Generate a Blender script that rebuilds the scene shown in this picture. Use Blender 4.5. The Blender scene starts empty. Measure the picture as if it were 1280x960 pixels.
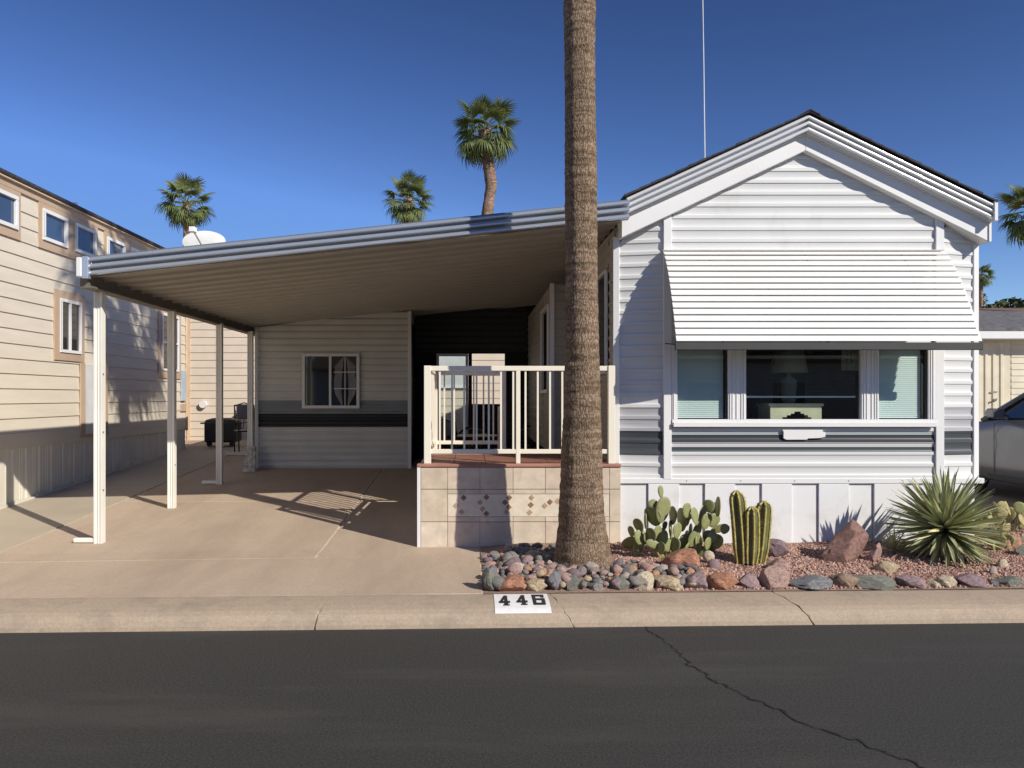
import bpy, bmesh, math, random
from mathutils import Vector, Matrix, noise
random.seed(7)
S = bpy.context.scene
COL = S.collection
R = math.radians

# ------------------------------------------------------------------ camera
EYE = 1.70
FPX = 962.0            # focal length in photo pixels (photo is 1280 wide)
VX, VY = 588.0, 496.0  # where the streetward lines of the lot vanish
cam = bpy.data.cameras.new('camera'); camo = bpy.data.objects.new('camera', cam); COL.objects.link(camo)
camo.location = (0, 0, EYE); camo.rotation_euler = (R(90), 0, 0)
cam.sensor_width = 36; cam.lens = FPX / 1280 * 36
cam.shift_x = (640 - VX) / 1280; cam.shift_y = (VY - 480) / 1280
cam.clip_start = 0.05; cam.clip_end = 2000
S.camera = camo
S.render.resolution_x = 1024; S.render.resolution_y = 768

# ------------------------------------------------------------------ light
SUN = Vector((1.07, -1.0, 0.936)).normalized()      # towards the sun
EL = math.asin(SUN.z); AZ = math.atan2(SUN.x, SUN.y)
w = bpy.data.worlds.new("World"); S.world = w; w.use_nodes = True
nt = w.node_tree; bg = nt.nodes['Background']
sky = nt.nodes.new('ShaderNodeTexSky'); sky.sky_type = 'NISHITA'; sky.sun_disc = False
sky.sun_elevation = EL; sky.sun_rotation = AZ
sky.altitude = 300; sky.air_density = 1.0; sky.dust_density = 0.0; sky.ozone_density = 6.0
sh_ = nt.nodes.new('ShaderNodeSeparateColor'); sh_.mode = 'HSV'; ch_ = nt.nodes.new('ShaderNodeCombineColor'); ch_.mode = 'HSV'
def mth(op, a, b_):
    n_ = nt.nodes.new('ShaderNodeMath'); n_.operation = op; nt.links.new(a, n_.inputs[0]); n_.inputs[1].default_value = b_; return n_.outputs[0]
nt.links.new(sky.outputs[0], sh_.inputs[0])
nt.links.new(mth('ADD', sh_.outputs[0], .015), ch_.inputs[0]); nt.links.new(mth('MINIMUM', mth('MULTIPLY', sh_.outputs[1], 1.11), .9), ch_.inputs[1])
nt.links.new(mth('MINIMUM', mth('MULTIPLY', mth('POWER', mth('DIVIDE', sh_.outputs[2], 4.3), 1.9), 4.7), 8.6), ch_.inputs[2])   # deep clear desert blue
nt.links.new(ch_.outputs[0], bg.inputs[0]); bg.inputs[1].default_value = 0.085
sl = bpy.data.lights.new('sun', 'SUN'); sl.energy = 4.8; sl.angle = R(0.53); sl.color = (1.0, 0.94, 0.84)
so = bpy.data.objects.new('sun', sl); COL.objects.link(so); so.location = (20, -20, 20)
so.rotation_euler = SUN.to_track_quat('Z', 'Y').to_euler()
S.view_settings.view_transform = 'Standard'; S.view_settings.look = 'None'
S.view_settings.gamma = 1; S.view_settings.exposure = 0.12
S.cycles.max_bounces = 8; S.cycles.diffuse_bounces = 4

# ------------------------------------------------------------------ helpers
WP = {}
def P(x, y, Y):
    return Vector(((x - VX) * Y / FPX, Y, EYE - (y - VY) * Y / FPX))
def PXx(x, Y): return (x - VX) * Y / FPX
def PZ(y, Y): return EYE - (y - VY) * Y / FPX
def g(Y):            # height of the lot, rising away from the street
    if Y < 7.70: return 0.14 + (Y - 6.1) / 1.6 * 0.04
    return 0.18 + 0.055 * (min(Y, 30) - 7.86)

class MB:
    def __init__(s): s.v = []; s.f = []; s.m = []
    def quad(s, a, b, c, d, m=0):
        n = len(s.v); s.v += [tuple(a), tuple(b), tuple(c), tuple(d)]; s.f.append((n, n+1, n+2, n+3)); s.m.append(m)
    def poly(s, pts, m=0):
        n = len(s.v); s.v += [tuple(p) for p in pts]; s.f.append(tuple(range(n, n+len(pts)))); s.m.append(m)
    def box(s, x0, x1, y0, y1, z0, z1, m=0):
        n = len(s.v)
        s.v += [(x0,y0,z0),(x1,y0,z0),(x1,y1,z0),(x0,y1,z0),(x0,y0,z1),(x1,y0,z1),(x1,y1,z1),(x0,y1,z1)]
        for q in ((3,2,1,0),(4,5,6,7),(0,1,5,4),(1,2,6,5),(2,3,7,6),(3,0,4,7)):
            s.f.append(tuple(n+i for i in q)); s.m.append(m)
    def loft(s, rings, closed=True, caps=True, m=0):
        n = len(s.v); k = len(rings[0])
        for r in rings: s.v += [tuple(p) for p in r]
        for i in range(len(rings)-1):
            for j in range(k if closed else k-1):
                a = n+i*k+j; b = n+i*k+(j+1) % k
                s.f.append((a, b, b+k, a+k)); s.m.append(m)
        if caps and closed:
            s.f.append(tuple(n+j for j in reversed(range(k)))); s.m.append(m)
            s.f.append(tuple(n+(len(rings)-1)*k+j for j in range(k))); s.m.append(m)
    def prism(s, poly, T0, T1, m=0):
        s.loft([[T0(*p) for p in poly], [T1(*p) for p in poly]], m=m)
    def tube(s, pts, rad, n=8, m=0):
        pts = [Vector(p) for p in pts]; rings = []
        for i, p in enumerate(pts):
            d = (pts[min(i+1, len(pts)-1)] - pts[max(i-1, 0)]).normalized()
            up = Vector((0,0,1)) if abs(d.z) < 0.9 else Vector((1,0,0))
            a = d.cross(up).normalized(); b = d.cross(a)
            r = rad[i] if isinstance(rad, (list, tuple)) else rad
            rings.append([p + a*math.cos(2*math.pi*j/n)*r + b*math.sin(2*math.pi*j/n)*r for j in range(n)])
        s.loft(rings, m=m)
    def mesh(s, name, mats, smooth=False, bevel=0):
        me = bpy.data.meshes.new(name); me.from_pydata(s.v, [], s.f)
        for m_ in (mats if isinstance(mats, (list, tuple)) else [mats]): me.materials.append(m_)
        for p, k in zip(me.polygons, s.m): p.material_index = k
        bm = bmesh.new(); bm.from_mesh(me)
        bmesh.ops.recalc_face_normals(bm, faces=bm.faces)
        if bevel:
            bmesh.ops.remove_doubles(bm, verts=bm.verts, dist=1e-5)
            bmesh.ops.bevel(bm, geom=bm.edges[:], offset=bevel, segments=1, affect='EDGES', clamp_overlap=True)
        bm.to_mesh(me); bm.free()
        if smooth:
            for p in me.polygons: p.use_smooth = True
        me.update(); return me

def thing(name, label, cat, loc=(0,0,0), group=None, rz=0):
    o = bpy.data.objects.new(name, None); COL.objects.link(o); o.location = loc; o.rotation_euler.z = rz
    o.empty_display_size = 0.1
    o['label'] = label; o['category'] = cat
    if group: o['group'] = group
    WP[o.name] = Vector(loc); return o
def part(name, me, mats=None, parent=None, loc=(0,0,0), smooth=False, bevel=0, label=None, local=False, stuff=False, rot=None):
    if isinstance(me, MB): me = me.mesh(name, mats, smooth, bevel)
    o = bpy.data.objects.new(name, me); COL.objects.link(o); o.location = loc
    if rot: o.rotation_euler = rot
    if parent:
        o.parent = parent
        if not local: o.matrix_parent_inverse = Matrix.Translation(-WP.get(parent.name, Vector((0,0,0))))
    WP[o.name] = Vector(loc)
    if label: o['label'] = label
    if stuff: o['kind'] = 'stuff'
    return o
def struct(name, me, mats=None, parent=None, **k):
    o = part(name, me, mats, parent, **k); o['kind'] = 'structure'; return o
def solo(name, me, mats, label, cat, group=None, **k):
    o = part(name, me, mats, None, **k); o['label'] = label; o['category'] = cat
    if group: o['group'] = group
    return o
def copy_thing(root, loc, label, rz=None, scale=None):
    r = root.copy(); COL.objects.link(r); r.location = loc; r['label'] = label
    if rz is not None: r.rotation_euler.z = rz
    if scale: r.scale = (scale,)*3
    for ch in list(root.children):
        c = ch.copy(); COL.objects.link(c); c.parent = r
        for gch in list(ch.children):
            d = gch.copy(); COL.objects.link(d); d.parent = c
    return r

# ------------------------------------------------------------------ materials
def mat(name, c, rough=0.6, metal=0.0, var=0.10, scale=3.0, bump=0.0, bscale=60.0, stretch=(1,1,1), c2=None, spec=0.5, detail=5, blot=None, coord='pos', bstretch=None):
    m = bpy.data.materials.new(name); m.use_nodes = True; n = m.node_tree; L = n.links
    b = n.nodes['Principled BSDF']; b.inputs['Roughness'].default_value = rough; b.inputs['Metallic'].default_value = metal
    b.inputs['Specular IOR Level'].default_value = spec
    if coord == 'pos': src = n.nodes.new('ShaderNodeNewGeometry').outputs['Position']
    else: src = n.nodes.new('ShaderNodeTexCoord').outputs['Object']
    mp = n.nodes.new('ShaderNodeMapping'); mp.inputs['Scale'].default_value = stretch; L.new(src, mp.inputs[0])
    tx = n.nodes.new('ShaderNodeTexNoise'); tx.inputs['Scale'].default_value = scale; tx.inputs['Detail'].default_value = detail
    L.new(mp.outputs[0], tx.inputs['Vector'])
    cr = n.nodes.new('ShaderNodeValToRGB'); L.new(tx.outputs['Fac'], cr.inputs[0])
    ca = tuple(max(0, x*(1-var)) for x in c) if c2 is None else c2; cb = tuple(min(1, x*(1+var)) for x in c) if c2 is None else c
    cr.color_ramp.elements[0].position = 0.32; cr.color_ramp.elements[1].position = 0.68
    cr.color_ramp.elements[0].color = (*ca, 1); cr.color_ramp.elements[1].color = (*cb, 1)
    out = cr.outputs[0]
    if blot:
        t2 = n.nodes.new('ShaderNodeTexNoise'); t2.inputs['Scale'].default_value = blot[1]; t2.inputs['Detail'].default_value = 6
        t2.inputs['Roughness'].default_value = 0.65
        if bstretch:
            m3 = n.nodes.new('ShaderNodeMapping'); m3.inputs['Scale'].default_value = bstretch; L.new(src, m3.inputs[0]); L.new(m3.outputs[0], t2.inputs['Vector'])
        else: L.new(src, t2.inputs['Vector'])
        r2 = n.nodes.new('ShaderNodeValToRGB'); L.new(t2.outputs['Fac'], r2.inputs[0])
        r2.color_ramp.elements[0].position = blot[2]; r2.color_ramp.elements[1].position = blot[3]
        mx = n.nodes.new('ShaderNodeMix'); mx.data_type = 'RGBA'
        L.new(r2.outputs[0], mx.inputs[0]); L.new(out, mx.inputs[6]); mx.inputs[7].default_value = (*blot[0], 1)
        out = mx.outputs[2]
    L.new(out, b.inputs['Base Color'])
    if bump:
        tb = n.nodes.new('ShaderNodeTexNoise'); tb.inputs['Scale'].default_value = bscale; tb.inputs['Detail'].default_value = 6
        L.new(mp.outputs[0], tb.inputs['Vector'])
        bp = n.nodes.new('ShaderNodeBump'); bp.inputs['Strength'].default_value = bump; bp.inputs['Distance'].default_value = 0.01
        L.new(tb.outputs['Fac'], bp.inputs['Height']); L.new(bp.outputs[0], b.inputs['Normal'])
    return m
def zbands(m, stops):
    """flat printed bands on a wall: colour by height in metres, bottom up"""
    n = m.node_tree; L = n.links; b = n.nodes['Principled BSDF']
    ge = n.nodes.new('ShaderNodeNewGeometry'); sp = n.nodes.new('ShaderNodeSeparateXYZ'); L.new(ge.outputs['Position'], sp.inputs[0])
    mr = n.nodes.new('ShaderNodeMapRange'); mr.inputs[1].default_value = 0; mr.inputs[2].default_value = 4; L.new(sp.outputs[2], mr.inputs[0])
    cr = n.nodes.new('ShaderNodeValToRGB'); L.new(mr.outputs[0], cr.inputs[0]); cr.color_ramp.interpolation = 'CONSTANT'
    e = cr.color_ramp.elements
    while len(e) > 1: e.remove(e[0])
    e[0].position = 0; e[0].color = (*stops[0][1], 1)
    for z, c in stops[1:]:
        q = e.new(z/4); q.color = (*c, 1)
    L.new(cr.outputs[0], b.inputs['Base Color']); return m

M = {}
M['asphalt'] = mat('asphalt', (.037,.035,.031), .8, var=.5, scale=75, bump=.7, bscale=180, blot=((.075,.069,.058), 1.1, .52, .86), bstretch=(.28,1.5,1))
M['concrete'] = mat('driveway_concrete', (.475,.37,.275), .85, var=.07, scale=38, bump=.25, bscale=150, blot=((.345,.26,.19), 1.0, .42, .80), bstretch=(1.6,.45,1))
M['concrete_old'] = mat('pale_concrete', (.42,.355,.27), .85, var=.08, scale=1.2, bump=.15, bscale=120)
M['kerb'] = mat('kerb_concrete', (.40,.315,.228), .85, var=.10, scale=50, bump=.4, bscale=140, blot=((.27,.215,.165), 4, .5, .8))
M['joint'] = mat('joint_dirt', (.09,.07,.05), .9)
M['crack'] = mat('crack_dark', (.012,.011,.010), .95)
M['white'] = mat('white_vinyl', (.655,.655,.64), .42, var=.03, scale=1.5, blot=((.54,.53,.50), 2.2, .55, .85), bstretch=(1.2,1,.5))
M['white_b'] = mat('white_vinyl_band', (.655,.655,.64), .42)
M['white_panel'] = mat('white_skirting', (.74,.74,.735), .5, var=.02, scale=2, blot=((.60,.57,.52), 2.5, .56, .82))
M['trim'] = mat('white_trim', (.74,.735,.72), .4, var=.02)
M['ltgrey'] = mat('light_grey_vinyl', (.42,.415,.43), .42, var=.08, scale=2, stretch=(1,1,12))
M['dkgrey'] = mat('charcoal_vinyl', (.10,.108,.115), .35, c2=(.025,.03,.034), scale=1.6, stretch=(.2,.2,14))
M['alum'] = mat('painted_aluminium', (.50,.54,.60), .2, metal=.55, var=.03)
M['rake'] = mat('white_glossy_rake', (.78,.78,.78), .16, metal=.25, var=.02)
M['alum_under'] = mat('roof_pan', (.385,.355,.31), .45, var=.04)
M['beam'] = mat('roof_beam', (.16,.14,.12), .6)
M['awn'] = mat('awning_enamel', (.76,.75,.715), .4, var=.03, scale=2)
M['bar'] = mat('awning_bar_grey', (.045,.044,.043), .6, var=.15)
M['shingle'] = mat('dark_shingle', (.045,.04,.045), .9, var=.4, scale=14, bump=.5)
M['glass'] = None
def glass(name, tint=(.9,.95,.95), dark=0.0):
    m = bpy.data.materials.new(name); m.use_nodes = True; n = m.node_tree; L = n.links
    for x in list(n.nodes): n.nodes.remove(x)
    o = n.nodes.new('ShaderNodeOutputMaterial'); mx = n.nodes.new('ShaderNodeMixShader')
    t = n.nodes.new('ShaderNodeBsdfTransparent'); t.inputs[0].default_value = (*tint, 1)
    gl = n.nodes.new('ShaderNodeBsdfGlossy'); gl.inputs['Roughness'].default_value = .01
    lw = n.nodes.new('ShaderNodeLayerWeight'); pw = n.nodes.new('ShaderNodeMath'); pw.operation = 'POWER'; pw.inputs[1].default_value = 5
    ma = n.nodes.new('ShaderNodeMath'); ma.operation = 'MULTIPLY_ADD'; ma.inputs[1].default_value = .9; ma.inputs[2].default_value = .055
    L.new(lw.outputs['Facing'], pw.inputs[0]); L.new(pw.outputs[0], ma.inputs[0]); L.new(ma.outputs[0], mx.inputs[0]); L.new(t.outputs[0], mx.inputs[1]); L.new(gl.outputs[0], mx.inputs[2]); L.new(mx.outputs[0], o.inputs[0])
    return m
M['glass'] = glass('clear_glass', (.88,.93,.92))
M['darkglass'] = mat('tinted_glass', (.012,.014,.016), .04, var=.1, spec=.9)
M['sky_tinted_glass'] = mat('clerestory_glass', (.045,.075,.14), .02, var=.2, spec=1.0, scale=.8)  # blue of the reflected sky is put into the glass colour
M['cream'] = mat('cream_lap_siding', (.63,.565,.46), .7, var=.05, scale=1.2, bump=.12, bscale=40, stretch=(6,1,8))
M['cream_skirt'] = mat('cream_skirting', (.64,.60,.50), .6, var=.05)
M['tan'] = mat('tan_trim', (.46,.335,.235), .7, var=.08, scale=2)
M['tan_edge'] = mat('pale_tan_edge', (.66,.48,.32), .7)
M['pinkish'] = mat('beige_siding', (.63,.54,.44), .7, var=.04)
M['door_white'] = mat('pale_door', (.62,.62,.62), .5)
M['box_blue'] = mat('grey_utility_box', (.40,.47,.54), .5)
M['post'] = mat('cream_post', (.78,.755,.67), .45, var=.04, scale=3)
M['rail'] = mat('cream_railing', (.80,.74,.61), .45, var=.03)
M['shed'] = mat('shed_siding', (.58,.565,.52), .55, var=.05)
M['shed_band'] = mat('shed_grey_band', (.22,.24,.25), .5)
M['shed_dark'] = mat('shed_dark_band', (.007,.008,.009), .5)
M['side'] = mat('shaded_side_siding', (.40,.365,.315), .6, var=.05)  # darker copy of the home's siding, deep patio shade put into its colour
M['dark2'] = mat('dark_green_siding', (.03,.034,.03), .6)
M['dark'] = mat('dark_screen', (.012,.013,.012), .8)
M['black'] = mat('black_plastic', (.012,.012,.013), .45)
M['iron'] = mat('black_iron', (.010,.010,.011), .4)
M['cushion'] = mat('grey_cushion', (.20,.20,.21), .9)
M['travertine'] = [mat('travertine_%d' % i, c, .5, var=.14, scale=5, blot=(tuple(x*.8 for x in c), 9, .5, .75)) for i, c in enumerate([(.62,.52,.40), (.58,.48,.36), (.66,.56,.44), (.60,.49,.38)])]
M['mosaic'] = mat('mosaic_cream', (.70,.61,.48), .45, var=.08, scale=14)
M['accent'] = mat('brown_accent', (.27,.15,.09), .45, var=.3, scale=20)
M['accent2'] = mat('tan_accent', (.45,.30,.19), .45, var=.2, scale=20)
M['grout'] = mat('grout', (.42,.34,.26), .9)
M['terracotta'] = mat('terracotta', (.36,.17,.12), .6, var=.15, scale=6)
M['paint_white'] = mat('painted_number_white', (.78,.77,.74), .6, var=.04, scale=20)
M['paint_black'] = mat('painted_number_black', (.02,.02,.022), .6)
M['blind'] = mat('window_blind', (.84,.86,.84), .5, var=.03)
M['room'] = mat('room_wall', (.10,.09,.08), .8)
M['wood'] = mat('pale_wood', (.75,.64,.44), .5, var=.15, scale=4)
M['shade'] = mat('lamp_shade_cloth', (.5,.5,.42), .8)
M['ceramic'] = mat('lamp_ceramic', (.42,.45,.44), .3)
M['curtain'] = mat('curtain', (.6,.6,.5), .8, var=.3, scale=30, stretch=(4,4,.3))
M['red_gravel'] = mat('red_gravel', (.27,.18,.135), .9, var=.35, scale=50, bump=.6, bscale=90)
M['soil'] = mat('desert_soil', (.36,.27,.20), .95, var=.2, scale=3, bump=.3)
M['dish'] = mat('dish_white', (.80,.79,.75), .5)
M['dishgrey'] = mat('dish_arm', (.25,.25,.25), .5)
M['carpaint'] = mat('grey_car_paint', (.20,.205,.215), .22, metal=.5, var=.06, spec=.6)
M['tyre'] = mat('tyre_rubber', (.015,.015,.015), .8)
M['rim'] = mat('alloy_rim', (.5,.5,.52), .3, metal=.9)
M['tail'] = mat('tail_lamp', (.4,.02,.02), .2)
M['ribdoor'] = mat('cream_ribbed_metal', (.66,.59,.44), .5)
M['brownroof'] = mat('brown_roof', (.16,.10,.07), .9, var=.2, scale=20)
M['greyroof'] = mat('grey_shingles', (.13,.125,.13), .9, var=.35, scale=9, bump=.4)
M['leafgreen'] = mat('tree_foliage', (.075,.095,.04), .8, var=.5, scale=3)
M['stone_sp'] = mat('speckled_concrete', (.42,.40,.36), .9, var=.5, scale=18)

def bark(name, c1, c2, ring=60., fis=1.0, coord='pos', cell=(20, 20, 15)):
    m = bpy.data.materials.new(name); m.use_nodes = True; n = m.node_tree; L = n.links
    b = n.nodes['Principled BSDF']; b.inputs['Roughness'].default_value = .9; b.inputs['Specular IOR Level'].default_value = .2
    src = n.nodes.new('ShaderNodeTexCoord').outputs['Object']
    mp = n.nodes.new('ShaderNodeMapping'); mp.inputs['Scale'].default_value = (cell[0]*3.0, cell[1]*3.0, cell[2]); L.new(src, mp.inputs[0])
    v = n.nodes.new('ShaderNodeTexVoronoi'); v.feature = 'DISTANCE_TO_EDGE'; v.inputs['Scale'].default_value = 1
    nz = n.nodes.new('ShaderNodeTexNoise'); nz.inputs['Scale'].default_value = 9; nz.inputs['Detail'].default_value = 6; L.new(src, nz.inputs['Vector'])
    add = n.nodes.new('ShaderNodeVectorMath'); add.operation = 'MULTIPLY_ADD'; L.new(nz.outputs['Color'], add.inputs[0]); add.inputs[1].default_value = (3.4, 3.4, 2.0); L.new(mp.outputs[0], add.inputs[2])
    L.new(add.outputs[0], v.inputs['Vector'])
    r1 = n.nodes.new('ShaderNodeValToRGB'); r1.color_ramp.elements[0].position = 0.0; r1.color_ramp.elements[1].position = .16
    r1.color_ramp.elements[0].color = (.25,.25,.25,1)
    L.new(v.outputs['Distance'], r1.inputs[0])
    mp2 = n.nodes.new('ShaderNodeMapping'); mp2.inputs['Scale'].default_value = (1.5, 1.5, 16); L.new(src, mp2.inputs[0])
    n2 = n.nodes.new('ShaderNodeTexNoise'); n2.inputs['Scale'].default_value = 1.6; n2.inputs['Detail'].default_value = 7; n2.inputs['Roughness'].default_value = .7; L.new(mp2.outputs[0], n2.inputs['Vector'])
    r2 = n.nodes.new('ShaderNodeValToRGB'); r2.color_ramp.elements[0].position = .36; r2.color_ramp.elements[1].position = .64
    r2.color_ramp.elements[0].color = (*c2, 1); r2.color_ramp.elements[1].color = (*c1, 1); L.new(n2.outputs['Fac'], r2.inputs[0])
    mu = n.nodes.new('ShaderNodeMix'); mu.data_type = 'RGBA'; mu.blend_type = 'MULTIPLY'; mu.inputs[0].default_value = .8*fis
    L.new(r2.outputs[0], mu.inputs[6]); L.new(r1.outputs[0], mu.inputs[7]); L.new(mu.outputs[2], b.inputs['Base Color'])
    ad = n.nodes.new('ShaderNodeMath'); ad.operation = 'ADD'; L.new(r1.outputs[0], ad.inputs[0]); L.new(n2.outputs['Fac'], ad.inputs[1])
    bp = n.nodes.new('ShaderNodeBump'); bp.inputs['Strength'].default_value = .7; bp.inputs['Distance'].default_value = .011
    L.new(ad.outputs[0], bp.inputs['Height']); L.new(bp.outputs[0], b.inputs['Normal'])
    return m
M['bark'] = bark('palm_bark', (.37,.265,.18), (.165,.112,.07), fis=1.0)
M['bark_far'] = bark('palm_bark_far', (.42,.29,.21), (.20,.12,.08), cell=(1.5,1.5,5))
def leafmat(name, c, tipc, rough=.5, trans=.25):
    m = mat(name, c, rough, var=.35, scale=2.5, coord='obj', spec=.4)
    n = m.node_tree; b = n.nodes['Principled BSDF']; L = n.links
    if trans:
        t = n.nodes.new('ShaderNodeBsdfTranslucent'); t.inputs[0].default_value = (*tipc, 1)
        mx = n.nodes.new('ShaderNodeMixShader'); mx.inputs[0].default_value = trans
        o = n.nodes['Material Output']; L.new(b.outputs[0], mx.inputs[1]); L.new(t.outputs[0], mx.inputs[2]); L.new(mx.outputs[0], o.inputs[0])
    return m
M['frond'] = leafmat('palm_frond', (.14,.175,.06), (.22,.28,.06))
M['frond_y'] = leafmat('palm_frond_pale', (.19,.22,.075), (.3,.32,.1))
M['petiole'] = mat('palm_petiole', (.13,.15,.045), .5)
M['dead'] = mat('dry_leaf', (.30,.22,.13), .9)
M['yucca'] = leafmat('yucca_leaf', (.33,.355,.195), (.26,.3,.10), .45, .12)
M['yucca_y'] = leafmat('yucca_leaf_pale', (.60,.58,.32), (.3,.32,.1), .45, .12)
M['pad'] = mat('cactus_pad', (.25,.26,.105), .55, var=.18, scale=10, coord='obj', blot=((.16,.19,.07), 60, .66, .70))
M['pad_y'] = mat('cactus_pad_yellow', (.34,.30,.13), .6, var=.25, scale=8, coord='obj', blot=((.2,.17,.08), 50, .62, .68))
M['cactus'] = mat('column_cactus_green', (.15,.15,.05), .6, var=.3, scale=10)
M['cactus_rib'] = mat('column_cactus_rib', (.60,.49,.13), .6, var=.5, scale=45, c2=(.28,.25,.07))
M['spine'] = mat('cactus_spine', (.35,.24,.18), .6)

# ------------------------------------------------------------------ wall building
class Frame:
    """a vertical wall face: u runs along it, w outwards from it"""
    def __init__(s, ox, oy, ux, uy, flip=False):
        l = math.hypot(ux, uy); s.o = (ox, oy); s.u = (ux/l, uy/l); s.len = l
        s.n = (s.u[1], -s.u[0]) if not flip else (-s.u[1], s.u[0])
    def T(s, u, w, z): return (s.o[0]+s.u[0]*u+s.n[0]*w, s.o[1]+s.u[1]*u+s.n[1]*w, z)
    def box(s, mb, u0, u1, w0, w1, z0, z1, m=0):
        n = len(mb.v)
        mb.v += [s.T(u0,w0,z0), s.T(u1,w0,z0), s.T(u1,w1,z0), s.T(u0,w1,z0), s.T(u0,w0,z1), s.T(u1,w0,z1), s.T(u1,w1,z1), s.T(u0,w1,z1)]
        for q in ((3,2,1,0),(4,5,6,7),(0,1,5,4),(1,2,6,5),(2,3,7,6),(3,0,4,7)):
            mb.f.append(tuple(n+i for i in q)); mb.m.append(m)
def dutch(p, d=.016):    # outward profile of one course of vinyl siding
    return [(0, 0), (d, 0), (d*1.06, p*.05), (d*1.06, p*.27), (d*.62, p*.33), (d*.34, p*.40), (d*.24, p*.55), (d*.30, p*.75), (d*.52, p*.93), (d*.40, p), (0, p)]
def lap(p, d=.018):
    return [(0, 0), (d, 0), (d*.2, p), (0, p)]
def boards(fr, parent, z0, z1, pitch, mfn, rng, prof=dutch, name='siding_board', d=.016):
    z = z0; out = []
    while z < z1 - .005:
        p = min(pitch, z1 - z)
        r0 = rng(z); r1 = rng(z+p)
        if r0 is None: break
        if r1 is None: c = (r0[0]+r0[1])/2; r1 = (c-.001, c+.001)
        if r0[1]-r0[0] > .02:
            mb = MB(); pr = prof(pitch, d)
            pr = [(a, min(b, p)) for a, b in pr]
            def side(k): return [fr.T(r0[k]+(r1[k]-r0[k])*(b/p), a, z+b) for a, b in pr]
            mb.loft([side(0), side(1)])
            jit = 0
            out.append(part(name, mb, mfn(z+p/2), parent))
        z += pitch
    return out
def window(fr, parent, u0, u1, z0, z1, w=.03, fw=.045, split=None, hsplit=None, gm='darkglass', name='window', fm='trim', depth=.03):
    mb = MB()
    fr.box(mb, u0, u1, w, w+depth, z1-fw, z1); fr.box(mb, u0, u1, w, w+depth, z0, z0+fw)
    fr.box(mb, u0, u0+fw, w, w+depth, z0+fw, z1-fw); fr.box(mb, u1-fw, u1, w, w+depth, z0+fw, z1-fw)
    f = part(name, mb, M[fm], parent, bevel=.004)
    if split is not None:
        m2 = MB(); fr.box(m2, split-.02, split+.02, w+.002, w+depth-.004, z0+fw, z1-fw); part('mullion', m2, M[fm], f)
    if hsplit is not None:
        m2 = MB(); fr.box(m2, u0+fw, u1-fw, w+.002, w+depth-.004, hsplit-.02, hsplit+.02); part('mullion', m2, M[fm], f)
    m3 = MB(); fr.box(m3, u0+fw, u1-fw, w-.004, w+.006, z0+fw, z1-fw); part('pane', m3, M[gm], f)
    return f

# ================================================================== SETTING
def kb(X): return 5.65 + .033*X           # foot of the kerb
def kt(X): return 6.10 + .036*X           # back of the kerb
mb = MB()
prof = [(-60,-.06), (6.0,-.06), (6.0,.10), (7.7,.135), (7.86,.14), (30,1.33), (400,1.5), (1500,1.5)]
for (a, za), (b_, zb) in zip(prof[:-1], prof[1:]):
    if b_ > a: mb.quad((-900,a,za), (900,a,za), (900,b_,zb), (-900,b_,zb))
struct('ground', mb, M['soil'])
mb = MB(); xs = [-60+i*2 for i in range(71)]
for a, b_ in zip(xs[:-1], xs[1:]):
    for (y0, y1, z0, z1) in ((-9, -2, -.03, 0), (-2, None, 0, 0)):
        ya = kb(a)+.03 if y1 is None else y1; yb = kb(b_)+.03 if y1 is None else y1
        mb.quad((a,y0,z0), (b_,y0,z0), (b_,yb,z1), (a,ya,z1))
road = struct('road', mb, M['asphalt'])
def ribbon(pts, w0, w1, zf, jag=.0, sub=6):
    mb = MB(); q = []
    for a, b_ in zip(pts[:-1], pts[1:]):
        for i in range(sub):
            t = i/sub; p = a.lerp(b_, t); q.append(p + Vector((random.uniform(-jag,jag), random.uniform(-jag,jag), 0)))
    q.append(pts[-1]); L_ = []; R_ = []
    for i, p in enumerate(q):
        d = (q[min(i+1,len(q)-1)]-q[max(i-1,0)]); d.z = 0; d.normalize(); nrm = Vector((-d.y, d.x, 0))
        w_ = w0+(w1-w0)*i/len(q); w_ *= random.choice([.35,.6,.8,1,1.3,1.9])
        a = p+nrm*w_; b_ = p-nrm*w_; a.z = zf(a); b_.z = zf(b_); L_.append(a); R_.append(b_)
    for i in range(len(q)-1): mb.quad(L_[i], L_[i+1], R_[i+1], R_[i])
    return mb
crk = [(806,782),(822,796),(845,812),(862,832),(880,842),(902,856),(945,876),(1005,903),(1080,930),(1150,958),(1210,985)]
pts = [Vector(((x-VX)*(EYE*FPX/(y-VY))/FPX, EYE*FPX/(y-VY), 0)) for x, y in crk]
struct('crack', ribbon(pts, .0045, .006, lambda p: .004, .022, 9), M['crack'], parent=road)

# kerb, in cast lengths that end at the joints and cracks seen in the photo
KP = [(0,-.05), (0,.0), (.005,.03), (.02,.065), (.05,.095), (.10,.115), (.18,.128), (.28,.136), (.40,.14), (.445,.136), (.452,.125), (.452,-.05)]
def kpt(X, t, z): return (X, kb(X) + t*(kt(X)-kb(X))/.45, z)
def kz(t):
    for (a, za), (b_, zb) in zip(KP[1:-2], KP[2:-1]):
        if a <= t <= b_: return za+(zb-za)*(t-a)/max(1e-6, b_-a)
    return .14
kerb = struct('kerb', MB(), M['kerb'])
kerb.data.materials.clear(); kerb.data.materials.append(M['joint'])
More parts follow.
